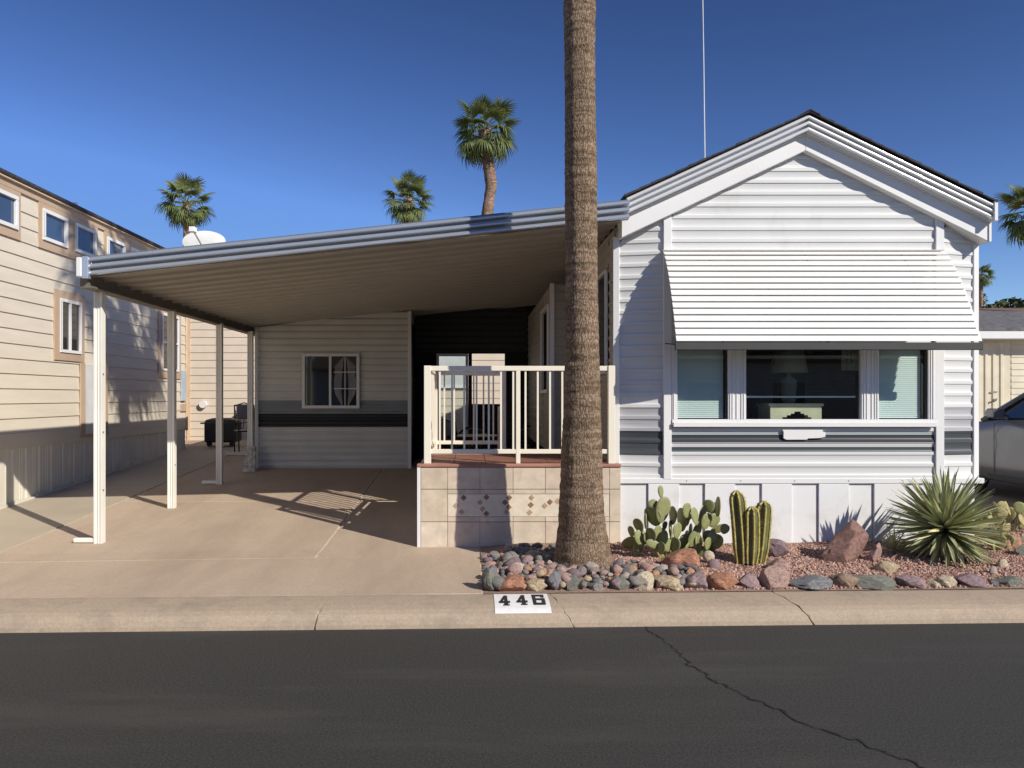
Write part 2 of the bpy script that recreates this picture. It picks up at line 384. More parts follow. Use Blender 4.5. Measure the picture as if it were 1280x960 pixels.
# bed of the kerb below the joints
mbk = MB()
for a in range(-40, 60, 2): mbk.quad(kpt(a,.02,.055), kpt(a+2,.02,.055), kpt(a+2,.44,.115), kpt(a,.44,.115)); mbk.quad(kpt(a,.012,-.03), kpt(a+2,.012,-.03), kpt(a+2,.02,.055), kpt(a,.02,.055))
kerb.data = mbk.mesh('kerb', M['joint']); 
def endline(kind, x0):
    # X of the section end at every profile point (a crack runs slantwise down the face)
    out = []
    for i, (t, z) in enumerate(KP):
        fr = ((EYE-z)*FPX/(5.65+t) - 246)/45
        jg = .010*math.sin(i*2.9)
        out.append(x0 + {'s': 0, 'saw': -.035*fr+jg, 'crackR': .155*fr+jg, 'crackL': .145*fr+jg}[kind])
    return out
ends = [(-40,'s'), (-22,'s'), (-13.1,'s'), (-7.1,'s'), ((408-VX)*5.9/FPX,'saw'), (.625,'crackL'), (2.41,'crackR'), (7.9,'s'), (14,'s'), (22,'s'), (34,'s'), (58,'s')]
for (a, ka), (b_, kb_) in zip(ends[:-1], ends[1:]):
    ea = endline(ka, a); eb = endline(kb_, b_); gw = {'s':.003,'saw':.009,'crackL':.006,'crackR':.009}; gap = gw[ka]; gb = gw[kb_]
    mb = MB(); n_ = max(2, int((b_-a)/.8)); rings = []
    for i in range(n_+1):
        t = i/n_
        ring = []
        for j, (tt, z) in enumerate(KP):
            X = (ea[j]+gap)*(1-t) + (eb[j]-gb)*t
            ring.append(kpt(X, tt, z))
        rings.append(ring)
    mb.loft(rings)
    struct('kerb_section', mb, M['kerb'], parent=kerb, smooth=False)

# driveway: cast slabs with joints between
def slab(x0, x1, y0f, y1f, zf, m, parent, nx=8, ny=6, name='slab', th=.08):
    mb = MB(); rows = []
    for j in range(ny+1):
        r = []
        for i in range(nx+1):
            X = x0+(x1-x0)*i/nx; Y = y0f(X)+(y1f(X)-y0f(X))*j/ny; r.append((X, Y, zf(X, Y)))
        rows.append(r)
    n0 = len(mb.v)
    for r in rows: mb.v += r
    k = nx+1
    for j in range(ny):
        for i in range(nx):
            a = n0+j*k+i; mb.f.append((a, a+1, a+1+k, a+k)); mb.m.append(0)
    per = rows[0] + [r[-1] for r in rows[1:]] + rows[-1][::-1][1:] + [r[0] for r in rows[::-1][1:-1]]
    for i in range(len(per)):
        a = per[i]; b_ = per[(i+1) % len(per)]
        mb.quad(a, b_, (b_[0],b_[1],b_[2]-th), (a[0],a[1],a[2]-th))
    return struct(name, mb, m, parent=parent)
dbase = MB()
dbase.quad((-14,5.90,.122), (.1,6.10,.134), (.1,7.0,.1585), (-14,7.0,.1585)); dbase.quad((-14,7.0,.1585), (.1,7.0,.1585), (.1,7.66,.1605), (-14,7.66,.1605))
dbase.quad((-14,7.66,.1605), (1.4,7.66,.1605), (1.4,16.2,.1600+.055*8.54), (-14,16.2,.1600+.055*8.54))
M['mortar'] = mat('pale_joint_mortar', (.55,.46,.36), .9, var=.2, scale=8)
drive = struct('driveway', dbase, M['mortar'])
J = .018
apz = lambda X, Y: .14 + (Y-kt(X))/(7.68-kt(X))*.04 if Y > kt(X) else .14
sy = lambda X: (7.13 + .07*(max(X,-8)+4.36)) if X < -1.2 else 7.351 + .177*(min(X,.1)+1.2)
slab(-6.2, -3.05, lambda X: kt(X)+.015, lambda X: sy(X)-J, lambda X, Y: g(7.0)+ (Y-7)*.025, M['concrete'], drive, name='apron_slab')
slab(-3.05+J*.3, .09, lambda X: kt(X)+.015, lambda X: sy(X)-J, lambda X, Y: g(7.0)+(Y-7)*.025, M['concrete'], drive, name='apron_slab')
slab(-14, -6.2-J, lambda X: kt(X)+.015, lambda X: sy(X)-J, lambda X, Y: g(7.0)+(Y-7)*.025, M['concrete_old'], drive, name='apron_slab')
gz = lambda X, Y: .18+.055*(max(Y, 7.6)-7.86) + (.012 if False else 0)
xj = -1.48
for (a, b_, y0, y1, m) in ((-4.64+J, xj-J, None, 10.2, 'concrete'), (-4.64+J, xj-J, 10.2+2*J, 16.0, 'concrete'), (xj+J, 1.4, None, 10.2, 'concrete'), (xj+J, 1.4, 10.2+2*J, 16.0, 'concrete')):
    slab(a, b_, (lambda X, y0=y0: sy(X)+J if y0 is None else y0), (lambda X, y1=y1: y1), gz, M[m], drive, ny=8)
for (y0, y1) in ((None, 11.0), (11.0+2*J, 16.3), (16.3+2*J, 19)):
    slab(-5.94, -4.64-J, (lambda X, y0=y0: sy(X)+J if y0 is None else y0), (lambda X, y1=y1: y1), gz, M['concrete_old'], drive, ny=8)
slab(-14, -5.94-J, lambda X: sy(X)+J, lambda X: 9.0, gz, M['concrete_old'], drive)
# neighbour's driveway on the right
mb = MB(); mb.quad((5.9,9.9,.29), (12,9.9,.29), (12,22,.18+.055*14.14), (5.9,22,.18+.055*14.14)); mb.quad((7.5,6.5,.13), (12,6.6,.13), (12,9.9,.29), (7.5,9.9,.29))
struct('neighbour_driveway', mb, mat('neighbour_concrete', (.22,.18,.16), .9))

# planting bed of red gravel
mb = MB(); nx, ny = 60, 16
def bedz(X, Y):
    b0 = .135 + max(0, Y-6.2)*.03 if Y < 7.86 else .18+.055*(Y-7.86)
    edge = min(1, max(0, (X-.15)/.5))*min(1, max(0, (Y-kt(X))/.3))
    return b0 + edge*(.035*noise.noise(Vector((X*1.7, Y*1.7, 0))) + .035)
rows = []
for j in range(ny+1):
    for i in range(nx+1):
        X = .10+(7.6-.10)*i/nx; Y0 = kt(X)+.012; Y1 = 7.9 if X < 5.25 else 9.9
        Y = Y0+(Y1-Y0)*j/ny; mb.v.append((X, Y, bedz(X, Y)))
for j in range(ny):
    for i in range(nx):
        a = j*(nx+1)+i; mb.f.append((a, a+1, a+nx+2, a+nx+1)); mb.m.append(0)
struct('planting_bed', mb, M['red_gravel'], smooth=True)

# ================================================================== LEFT NEIGHBOUR
XW = -5.96
LB = Frame(XW, 0, 0, 1, flip=False)      # outward is +X
if LB.n[0] < 0: LB.n = (-LB.n[0], LB.n[1])
nb = thing('neighbour_house', 'tall cream lap-sided house with tan trim and a row of high square windows, left edge', 'house', (XW, 12.5, .4))
b_ = MB(); b_.box(XW-5.5, XW-.001, 4.0, 16.1, 1.0, 4.50); part('wall', b_, M['cream'], nb)
# siding courses between 1.22 and 3.76 (and the strips between the high windows)
boards(LB, nb, 1.224, 3.76, .195, lambda z: M['cream'], lambda z: (5.0, 16.1), prof=lap, d=.020)
def strip(u0, u1):
    z = 3.76
    for p in (.20, .20, .23):
        mbb = MB(); pr = lap(p, .02); mbb.loft([[LB.T(u0, a, z+c) for a, c in pr], [LB.T(u1, a, z+c) for a, c in pr]]); part('siding_board', mbb, M['cream'], nb); z += p
for u0, u1 in ((10.15,10.58), (12.25,12.47), (14.12,16.1)): strip(u0, u1)
mbb = MB(); LB.box(mbb, 5.0, 16.12, .002, .035, 4.392, 4.50); part('frieze_board', mbb, M['tan'], nb)
def surround(u0, u1, z0, z1, opens, t=.032):
    mbb = MB(); LB.box(mbb, u0, u1, .001, t, z0, opens[0][2]); LB.box(mbb, u0, u1, .001, t, opens[0][3], z1)
    e = u0
    for (a, c, _, _) in opens: LB.box(mbb, e, a, .001, t, opens[0][2], opens[0][3]); e = c
    LB.box(mbb, e, u1, .001, t, opens[0][2], opens[0][3]); return part('window_surround', mbb, M['tan'], nb)
CL = [(9.42,10.07), (10.66,11.31), (11.53,12.17), (12.55,13.20), (13.42,14.05)]
zt, zb_ = 4.32, 3.875
surround(9.0, 10.15, 3.76, 4.390, [(9.42,10.07,zb_,zt)])
surround(10.58, 12.25, 3.76, 4.390, [(10.66,11.31,zb_,zt), (11.53,12.17,zb_,zt)])
surround(12.47, 14.12, 3.76, 4.390, [(12.55,13.20,zb_,zt), (13.42,14.05,zb_,zt)])
for a, c in CL: window(LB, nb, a+.003, c-.003, zb_+.003, zt-.003, w=.012, fw=.05, gm='sky_tinted_glass', depth=.045)
surround(10.97, 11.81, 2.23, 3.244, [(11.10,11.70,2.34,3.13)], t=.04)
window(LB, nb, 11.103, 11.697, 2.343, 3.127, w=.024, split=11.38, depth=.035)
surround(14.63, 15.74, 2.06, 3.43, [(14.76,15.62,2.20,3.32)], t=.04)
window(LB, nb, 14.763, 15.617, 2.203, 3.317, w=.024, hsplit=2.76, depth=.035)
# low utility door
mbb = MB(); LB.box(mbb, 11.82, 12.44, .022, .045, 1.13, 2.20); dd = part('door', mbb, M['door_white'], nb, label='low pale utility door')
mbb = MB(); LB.box(mbb, 11.69, 11.82, .022, .05, 1.08, 2.222); LB.box(mbb, 12.44, 12.56, .022, .05, 1.08, 2.222); LB.box(mbb, 11.82, 12.44, .022, .05, 1.08, 1.13); part('frame', mbb, M['tan'], dd)
mbb = MB(); LB.box(mbb, 15.77, 15.98, .022, .06, 1.62, 2.24); ub = part('utility_box', mbb, M['box_blue'], nb, label='grey metal utility box near the rear corner')
mbb = MB(); LB.box(mbb, 15.78, 16.06, .022, .04, 1.40, 1.55); part('conduit', mbb, M['tan'], ub)
for u in (16.045,):
    mbb = MB(); LB.box(mbb, u, u+.075, .0215, .045, 1.0, 4.39); part('corner_trim', mbb, M['tan_edge'], nb)
mbb = MB(); LB.box(mbb, 5, 16.04, .002, .03, 1.02, 1.223); part('base_board', mbb, M['cream'], nb)
# ribbed skirting panels
u = 5.0
rp = [(0,0), (.02,.0), (.04,.013), (.085,.013), (.10,.0), (.20,.0), (.208,.005), (.216,0), (.25,.0), (.258,.005), (.266,0), (.31,0)]
while u < 16.0:
    mbb = MB(); rr = []
    pr = [(min(a, 16.05-u), b2) for a, b2 in rp]
    top = [LB.T(u+a, .004+b2, 1.02) for a, b2 in pr]; bot = [LB.T(u+a, .004+b2, g(u)-.05) for a, b2 in pr]
    mbb.loft([bot, top], closed=False, caps=False); part('skirting_panel', mbb, M['cream_skirt'], nb)
    u += .31
mbb = MB(); n = 1
for i in range(22):
    y0 = 5+i*.5; LB.box(mbb, y0, y0+.5, .026, .04, g(y0+.25)-.04, g(y0+.25)+.035)
part('skirting_rail', mbb, M['cream_skirt'], nb)
# roof
mbb = MB()
mbb.loft([[(XW+.08, y, 4.50), (XW+.10, y, 4.53), (XW+.10, y, 4.56), (XW-5.8, y, 4.9), (XW-5.8, y, 4.80), (XW-.02, y, 4.502)] for y in (3.9, 16.35)])
rf = part('roof', mbb, M['shingle'], nb)
mbb = MB(); mbb.box(XW+.04, XW+.078, 3.95, 16.3, 4.485, 4.50); part('eave_strip', mbb, M['tan_edge'], nb)
c = P(103,257,11.9); mbb = MB(); mbb.tube([(XW-.15,11.9,4.5),(XW-.15,11.9,4.66)], .02, 8); mbb.tube([(XW-.15,11.9,4.66),(XW-.15,11.9,4.70)], .035, 8); part('vent_pipe', mbb, M['trim'], rf)

# rear building, beige siding facing us behind the carport
rb = thing('rear_house', 'beige lap-sided wall of a house standing behind the carport', 'house', (-3, 17.9, .7))
b_ = MB(); b_.box(-9.5, 3.2, 18.0, 24, .5, 4.15); part('wall', b_, M['pinkish'], rb)
RBF = Frame(-9.5, 18.0, 1, 0)
boards(RBF, rb, .60, 4.1, .178, lambda z: M['pinkish'], lambda z: (0, 12.7), prof=lap, d=.018)
mbb = MB(); RBF.box(mbb, (PXx(234,18)+9.5), (PXx(234,18)+9.58), .019, .03, .6, 4.1); part('corner_trim', mbb, M['tan_edge'], rb)
mbb = MB(); mbb.tube([(PXx(255,18), 17.985, PZ(505.5,18)), (PXx(255,18), 17.90, PZ(505.5,18))], .085, 12); part('vent_cap', mbb, M['trim'], rb)
mbb = MB(); mbb.loft([[(x, 17.8, 4.15), (x, 17.8, 4.2), (x, 21, 4.6), (x, 24.2, 4.2), (x, 24.2, 4.15)] for x in (-9.7, 3.4)]); part('roof', mbb, M['shingle'], rb)
window(RBF, rb, PXx(538,18)+9.5, PXx(586,18)+9.5, 1.9, PZ(441,18)+.10, w=.03, gm='door_white', name='window', depth=.04)
# ================================================================== CARPORT
YF = 7.62
def rz(X): return 3.085 + .1055*(X+3.87)       # top of the sloping roof edge
cp = thing('carport', 'white metal carport with a sloping ribbed roof, joined to the home and shed', 'carport', (-1.2, 10, .3))
XL_, XR_ = -3.87, 1.57
# roof pans: each a shallow ribbed metal panel running down the slope
y = YF+.04
pp = [(0,0), (.018,.0), (.028,.035), (.045,.035), (.055,.0), (.152,.0), (.162,.014), (.175,.014), (.185,0), (.292,0), (.302,.012)]
while y < 14.45:
    X0, X1 = XL_+.02, (XR_-.05 if y < 7.9 else 1.50)
    bot = []; mbb = MB()
    r0 = [(X0, y+a, rz(X0)-.165-b2) for a, b2 in pp]; r1 = [(X1, y+a, rz(X1)-.165-b2) for a, b2 in pp]
    t0 = [(X0, y+a, rz(X0)-.10) for a in (.302, 0)]; t1 = [(X1, y+a, rz(X1)-.10) for a in (.302, 0)]
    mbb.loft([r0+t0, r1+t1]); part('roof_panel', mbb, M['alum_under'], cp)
    y += .304
# ribbed edge fascia
def fprof(h, g_=.030):   # (outward w, height) ridged edge profile, h total height
    out = [(-.06, 0), (-.02, 0)]
    for k in range(3):
        a, b_ = (.02+.335*k)*h, (.02+.335*k+.215)*h; o_ = .012+.006*k
        out += [(-g_*1.6, a), (o_-.004, a+.002)]
        out += [(o_+.012*math.sin(math.pi*(.15+.85*t/6)), a+.002+(b_-a-.002)*t/6) for t in range(1, 7)]
        out += [(-g_*1.6, b_+.001)]
    return out + [(-.01, h*.99), (-.06, h)]
mbb = MB(); pr = fprof(.20)
mbb.loft([[(X, YF-w_, rz(X)-.20+h_) for w_, h_ in pr] for X in (XL_+.10, -1.2, XR_)])
rf_ = part('fascia', mbb, M['alum'], cp, smooth=True); rf_.data.set_sharp_from_angle(angle=R(38))
mbb = MB(); mbb.box(XL_+.045, XL_+.105, YF-.048, YF+.02, rz(XL_)-.22, rz(XL_)+.0); fe = part('fascia_end_cap', mbb, M['alum'], cp, bevel=.004)
mbb = MB(); mbb.box(XL_-.015, XL_+.043, YF-.05, 14.6, rz(XL_)-.205, rz(XL_)-.01)
part('gutter', mbb, M['trim'], cp, bevel=.01)
mbb = MB()
mbb.box(XL_-.01, XL_+.07, YF+.03, 14.5, rz(XL_)-.30, rz(XL_)-.17); mbb.box(XL_+.07, XL_+.12, YF+.03, 14.5, rz(XL_)-.30, rz(XL_)-.285)
part('beam', mbb, M['beam'], cp)
mbb = MB(); mbb.quad((XL_,YF+.02,rz(XL_)-.095), (1.50,YF+.02,rz(1.5)-.095), (1.5,14.6,rz(1.5)-.095), (XL_,14.6,rz(XL_)-.095)); part('roof_deck', mbb, M['alum'], cp)
# posts with downspout feet
def make_post(Y, foot, PX_=-3.80):
    ptop = rz(-3.8)-.285; h = ptop-gz(0,Y); hw = .043
    mbb = MB(); sec = []
    for (a, d) in ((-hw,0),(-hw*.62,0),(-hw*.5,.012),(-hw*.12,.012),(0,.0),(hw*.12,.012),(hw*.5,.012),(hw*.62,0),(hw,0)): sec.append((a, -.04+d*.8))
    sec += [(hw,.04), (-hw,.04)]
    mbb.loft([[(a+PX_, Y+b2, z) for a, b2 in sec] for z in (gz(0,Y)-.01, ptop)])
    p_ = part('post', mbb, M['post'], cp)
    mbb = MB()
    for zz in (gz(0,Y)+.55, gz(0,Y)+1.15, gz(0,Y)+1.75): mbb.tube([(PX_+hw, Y-.02, zz), (PX_+hw+.012, Y-.02, zz)], .009, 6)
    part('bolt', mbb, M['dishgrey'], p_)
    if foot:
        mbb = MB(); mbb.box(PX_-hw-.22, PX_-hw-.001, Y-.03, Y+.03, gz(0,Y)+.004, gz(0,Y)+.05); part('foot', mbb, M['post'], p_, bevel=.008)
for Y, f, px_ in ((7.98,1,-3.845), (9.8,0,-3.80), (11.6,1,-3.78), (13.02,0,-3.72)): make_post(Y, f, px_)

# ================================================================== SHED at the back of the carport
YS = 13.2
sh = thing('shed', 'pale lap-sided shed with grey and black stripe and a sliding window under the carport', 'shed', (-2.4, YS, .47))
SX0, SX1 = PXx(321,YS), PXx(512,YS)
b_ = MB(); gb = gz(0,YS)
b_.loft([[(SX0, y, gb-.02), (SX1, y, gb-.02), (SX1, y, rz(SX1)-.21), (SX0, y, rz(SX0)-.21)] for y in (YS, 16.4)]); part('wall', b_, M['shed'], sh)
SF = Frame(SX0, YS, 1, 0); SW = SX1-SX0
def shm(z):
    if PZ(514,YS) < z < PZ(497,YS): return M['shed_band']
    if PZ(531,YS) < z < PZ(514,YS): return M['shed_dark']
    return M['shed']
def shr(z):
    top = lambda X: rz(X)-.215
    # sloping top: shorten on the left
    if z <= top(SX0): return (.03, SW-.03)
    u0 = (z+.215-3.10)/.106-3.93 - SX0
    if u0 >= SW-.03: return None
    return (max(.03, u0), SW-.03)
boards(SF, sh, gb+.03, rz(SX1)-.22, .1135, shm, shr, d=.026)
for u0, u1 in ((-.03,.03), (SW-.03,SW+.03)):
    mbb = MB(); SF.box(mbb, u0, u1, .001, .022, gb, rz(SX0+u0)-.212); part('corner_trim', mbb, M['trim'], sh)
zt_, zb2 = PZ(442,YS), PZ(510.5,YS)
f = window(SF, sh, PXx(378.5,YS)-SX0, PXx(450,YS)-SX0, zb2, zt_, w=.032, fw=.05, split=PXx(413.5,YS)-SX0, depth=.04)
mbb = MB()
ua, ub_ = PXx(417.5,YS)-SX0, PXx(446,YS)-SX0
for t in (.5,): SF.box(mbb, (ua+ub_)/2-.006, (ua+ub_)/2+.006, .039, .044, zb2+.05, zt_-.05)
for t in (.36,.66): SF.box(mbb, ua, ub_, .039, .0435, zb2+(zt_-zb2)*t-.006, zb2+(zt_-zb2)*t+.006)
part('grille', mbb, M['trim'], f)
mbb = MB()
for k in range(9):
    for sgn in (1, -1):
        ptsl = [SF.T((ua+ub_)/2+sgn*(.03+.018*k), .0400, zt_-.06-.02*k)]
        ptsl += [SF.T((ua+ub_)/2+sgn*(.02+.014*k+.05*math.sin(t_*2.6)), .0400, zt_-.06-.02*k-(.85-.045*k)*t_) for t_ in (.25,.5,.75,1)]
        mbb.tube(ptsl, .0025, 4)
part('lace_curtain', mbb, M['trim'], f)
# side wall courses of the shed
SF2 = Frame(SX1, YS, 0, 1, flip=False)
if SF2.n[0] < 0: SF2.n = (-SF2.n[0], SF2.n[1])
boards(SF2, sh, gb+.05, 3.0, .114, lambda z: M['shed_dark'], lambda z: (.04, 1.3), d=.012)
# splash block leaning by the last post
c = P(309,588,12.75); mbb = MB(); gb2 = gz(0,12.75)
mbb.loft([[(c.x-.10, 12.78, gb2), (c.x+.13, 12.78, gb2), (c.x+.13,12.83,gb2), (c.x-.10,12.83,gb2)], [(c.x-.035, 12.93, gb2+.42), (c.x+.09, 12.93, gb2+.42), (c.x+.09,12.97,gb2+.42), (c.x-.035,12.97,gb2+.42)]])
solo('splash_block', mbb, M['stone_sp'], 'speckled grey tapered concrete splash block leaning against the rear carport post', 'splash block', bevel=.008)
# dark back screen wall with two openings
YB = 14.35
bs = thing('back_screen_wall', 'very dark back wall of the patio with a bright window and an opening in it', 'wall', (.2, YB, .5))
def dwall(x0, x1, z0, z1, name='wall_panel'):
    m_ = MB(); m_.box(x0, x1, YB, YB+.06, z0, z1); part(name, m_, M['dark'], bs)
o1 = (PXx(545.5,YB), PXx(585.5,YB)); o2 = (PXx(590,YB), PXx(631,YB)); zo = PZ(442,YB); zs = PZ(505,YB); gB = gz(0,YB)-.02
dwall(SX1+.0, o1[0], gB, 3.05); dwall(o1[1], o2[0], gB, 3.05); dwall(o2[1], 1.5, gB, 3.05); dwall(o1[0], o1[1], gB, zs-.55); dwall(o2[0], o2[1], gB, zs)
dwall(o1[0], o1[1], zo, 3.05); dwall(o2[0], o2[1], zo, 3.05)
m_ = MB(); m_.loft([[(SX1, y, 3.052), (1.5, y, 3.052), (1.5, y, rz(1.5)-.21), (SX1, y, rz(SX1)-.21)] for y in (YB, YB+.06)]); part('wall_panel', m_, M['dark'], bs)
BF = Frame(0, YB, 1, 0)
window(BF, bs, o1[0]+.004, o1[1]-.004, zs-.54, zo-.004, w=-.03, fw=.045, gm='glass', depth=.04)

# ================================================================== MAIN HOME
YH = 7.86; YR = 7.96
K = YH/FPX
home = thing('park_model_home', 'white vinyl-sided gabled park model home with a louvred awning over its front window', 'house', (3.36, YH, .18))
XA, XB, XC, XD = PXx(770,YR), PXx(833,YH), PXx(1173,YH), PXx(1218,YR)
# rake geometry (plane of the wide frieze)
YFZ = 7.77
pk = P(1007,188,YFZ); bl = P(777,297,YFZ); br = P(1236,302,YFZ)
def rakez(X, off=0):      # underside of the frieze
    return (pk.z + (X-pk.x)*(pk.z-bl.z)/(pk.x-bl.x) if X < pk.x else pk.z + (X-pk.x)*(br.z-pk.z)/(br.x-pk.x)) + off
GF = Frame(0, YH, 1, 0)
FL = Frame(XA, YR, XB-XA, YH-YR); FR = Frame(XC, YH, XD-XC, YR-YH)
z_sk = PZ(597.5, YH)
wz0, wz1 = PZ(532,YH), PZ(434,YH)
wx0, wx1 = PXx(838,YH), PXx(1168,YH)
# backing walls (real openings for the three windows)
b_ = MB()
b_.box(XB, wx0, YH+.002, YH+.07, z_sk, 3.2); b_.box(wx1, XC, YH+.002, YH+.07, z_sk, 3.2); b_.box(wx0, wx1, YH+.002, YH+.07, z_sk, wz0); b_.box(wx0, wx1, YH+.002, YH+.07, wz1, 3.2)
part('wall', b_, M['white'], home)
b_ = MB(); b_.loft([[(XA, y, 3.2), (XD, y, 3.2), (XD, y, rakez(XD)+.10), (pk.x, y, pk.z+.10), (XA, y, rakez(XA)+.10)] for y in (YR, YR+.06)]); part('wall', b_, M['white'], home)
b_ = MB(); b_.loft([[(XB, y, 3.201), (XC, y, 3.201), (XC, y, rakez(XC)+.10), (pk.x, y, pk.z+.10), (XB, y, rakez(XB)+.10)] for y in (YH+.002, YR-.002)]); part('wall', b_, M['white'], home)
b_ = MB()
b_.loft([[FL.T(0,-.002,z), FL.T(FL.len,-.002,z), FL.T(FL.len,-.07,z), FL.T(0,-.07,z)] for z in (z_sk, 3.2)]); b_.loft([[FR.T(0,-.002,z), FR.T(FR.len,-.002,z), FR.T(FR.len,-.07,z), FR.T(0,-.07,z)] for z in (z_sk, 3.2)])
b_.loft([[(XD,YR,z),(XD,14.6,z),(XD-.06,14.6,z),(XD-.06,YR,z)] for z in (.2, 3.3)]); b_.box(XA, XD, 14.54, 14.6, .2, 3.3)
part('wall', b_, M['white'], home)
ROW0 = PZ(598,YH); PIT = 14.75*K
def rowm(z):
    y = VY + (EYE-z)/K
    if 509 < y < 538: return M['ltgrey']
    if 538 < y < 568: return M['dkgrey']
    return M['white']
ws = [(0,(.655,.655,.64))]
for (ya, yb, c) in ((566,559,(.04,.053,.058)), (559,557,(.55,.55,.56)), (557,553,(.655,.655,.64)), (553,550,(.05,.052,.056)), (550,544.5,(.024,.03,.034)), (544.5,541,(.40,.45,.46)), (541,530,(.655,.655,.64))):
    ws.append((PZ(ya,YH), c))
M['bands'] = zbands(mat('white_vinyl_with_stripes', (.655,.655,.64), .42), ws)
def rngc(z):
    e = .0
    lo = PXx(839,YH); hi = PXx(1167,YH)
    if z > PZ(300,YH):
        lo = max(lo, pk.x-(pk.z+.06-z)/.4745); hi = min(hi, pk.x+(pk.z+.06-z)/.4978)
    return (lo, hi) if hi-lo > .03 else None
boards(GF, home, ROW0, wz0-.02, PIT, lambda z: M['bands'], lambda z: (PXx(839,YH), PXx(1167,YH)))
boards(GF, home, ROW0+PIT*12, pk.z+.05, PIT, lambda z: M['white'], rngc)
def rngs(F):
    def r(z):
        lo, hi = .035, F.len-.035
        # clip beneath the sloping frieze
        if F is FL:
            Xm = pk.x-(pk.z+.05-z)/.4745; u = (Xm-XA)/F.u[0]; lo = max(lo, u)
        else:
            Xm = pk.x+(pk.z+.05-z)/.4978; u = (Xm-XC)/F.u[0]; hi = min(hi, u)
        return (lo, hi) if hi-lo > .03 else None
    return r
boards(FL, home, ROW0, 3.95, PIT, rowm, rngs(FL)); boards(FR, home, ROW0, 3.75, PIT, rowm, rngs(FR))
# corner trims
for F, u0, u1 in ((FL,-.03,.035), (FR,FR.len-.035,FR.len+.03)):
    X = F.T((u0+u1)/2,0,0)[0]
    mbb = MB(); F.box(mbb, u0, u1, .0005, .028, z_sk-.01, rakez(X)+.05); part('corner_trim', mbb, M['trim'], home, bevel=.004)
for X0, X1 in ((PXx(828.5,YH), PXx(838.5,YH)), (PXx(1167.5,YH), PXx(1178,YH))):
    mbb = MB(); mbb.box(X0, X1, YH-.034, YH-.0005, z_sk-.01, rakez((X0+X1)/2)+.05); part('corner_trim', mbb, M['trim'], home, bevel=.004)
# frieze (wide rake board) with underside
for (a, b2) in ((bl, pk), (pk, br)):
    mbb = MB(); h = .205
    mbb.loft([[(p.x, YFZ, p.z), (p.x, YFZ, p.z+h), (p.x, YR+.05, p.z+h), (p.x, YR+.05, p.z)] for p in (a, b2)]); part('rake_board', mbb, M['trim'], home, bevel=.004)
# ridged rake fascia
YG = 7.70
gl_, gp, gr = Vector((1.56,0,3.70)), Vector((PXx(1010,YG),0,PZ(142.5,YG))), Vector((PXx(1240,YG),0,PZ(253,YG)))
pr = fprof(.175)
for a, b2 in ((gl_, gp), (gp, gr)):
    mbb = MB(); mbb.loft([[(p.x, YG-w_, p.z-.175+h_) for w_, h_ in pr] for p in (a, b2)]); rf_ = part('rake_fascia', mbb, M['rake'], home, smooth=True); rf_.data.set_sharp_from_angle(angle=R(38))
mbb = MB(); mbb.box(gr.x-.001, gr.x+.03, YG-.045, YG+.12, gr.z-.19, gr.z+.01); part('fascia_end_cap', mbb, M['trim'], home)
mbb = MB(); mbb.loft([[(p.x, YG+.055, p.z-.19), (p.x, YG+.055, p.z+.0), (p.x, YFZ-.002, p.z+.0), (p.x, YFZ-.002, p.z-.19)] for p in (gl_, gp, gr)]); part('rake_soffit', mbb, M['trim'], home)
mbb = MB(); mbb.box(br.x-.003, br.x+.02, YFZ-.012, 14.6, br.z-.0, br.z+.20); part('eave_fascia', mbb, M['trim'], home)
# shingled roof: courses, their butts uneven along the rake
for side, (a, b2) in enumerate(((gl_, gp), (gr, gp))):
    nrows = 15
    for k in range(nrows):
        t0, t1 = k/nrows, (k+1)/nrows+.01
        p0, p1 = a.lerp(b2, t0), a.lerp(b2, min(1,t1)); off = random.uniform(0,.008)
        if k == 0: p0 = p0 + (a-b2).normalized()*.03
        mbb = MB(); yf = YG-.050-random.uniform(0,.006)
        mbb.loft([[(p0.x, y, p0.z+.004), (p0.x, y, p0.z+.020+off), (p1.x, y, p1.z+.012+off), (p1.x, y, p1.z+.002)] for y in (yf, 14.75)])
        part('shingle_course', mbb, M['shingle'], home)
mbb = MB(); mbb.loft([[(gp.x-.10, y, gp.z-.022), (gp.x, y, gp.z+.032), (gp.x+.10, y, gp.z-.022), (gp.x+.10,y,gp.z-.03), (gp.x,y,gp.z+.02), (gp.x-.10,y,gp.z-.03)] for y in (YG-.06, 14.75)]); part('ridge_cap', mbb, M['shingle'], home)
# skirting: wide ribbed panels, alternately proud
mbb = MB(); mbb.box(XA-.01, XD+.02, YH-.030, YH+.12, z_sk-.055, z_sk+.0); part('skirting_ledge', mbb, M['trim'], home, bevel=.005)
seams = [770, 809.5, 848.5, 880, 918, 951, 989, 1022, 1060, 1091, 1130, 1162, 1200, 1218]
for i, (a, c) in enumerate(zip(seams[:-1], seams[1:])):
    proud = .022 if i % 2 == 1 else 0
    if i == 0: proud = 0
    mbb = MB(); mbb.box(PXx(a,YH)+.0015, PXx(c,YH)-.0015, YH-.004-proud, YH+.03, .12, z_sk-.057); part('skirting_panel', mbb, M['white_panel'], home, bevel=.003)
for X_ in (2.2, 2.75, 3.3, 3.85, 4.4):
    mbb = MB(); mbb.tube([(X_, YH-.0295, z_sk-.025), (X_, YH-.034, z_sk-.025)], .006, 6); part('screw', mbb, M['dishgrey'], home)
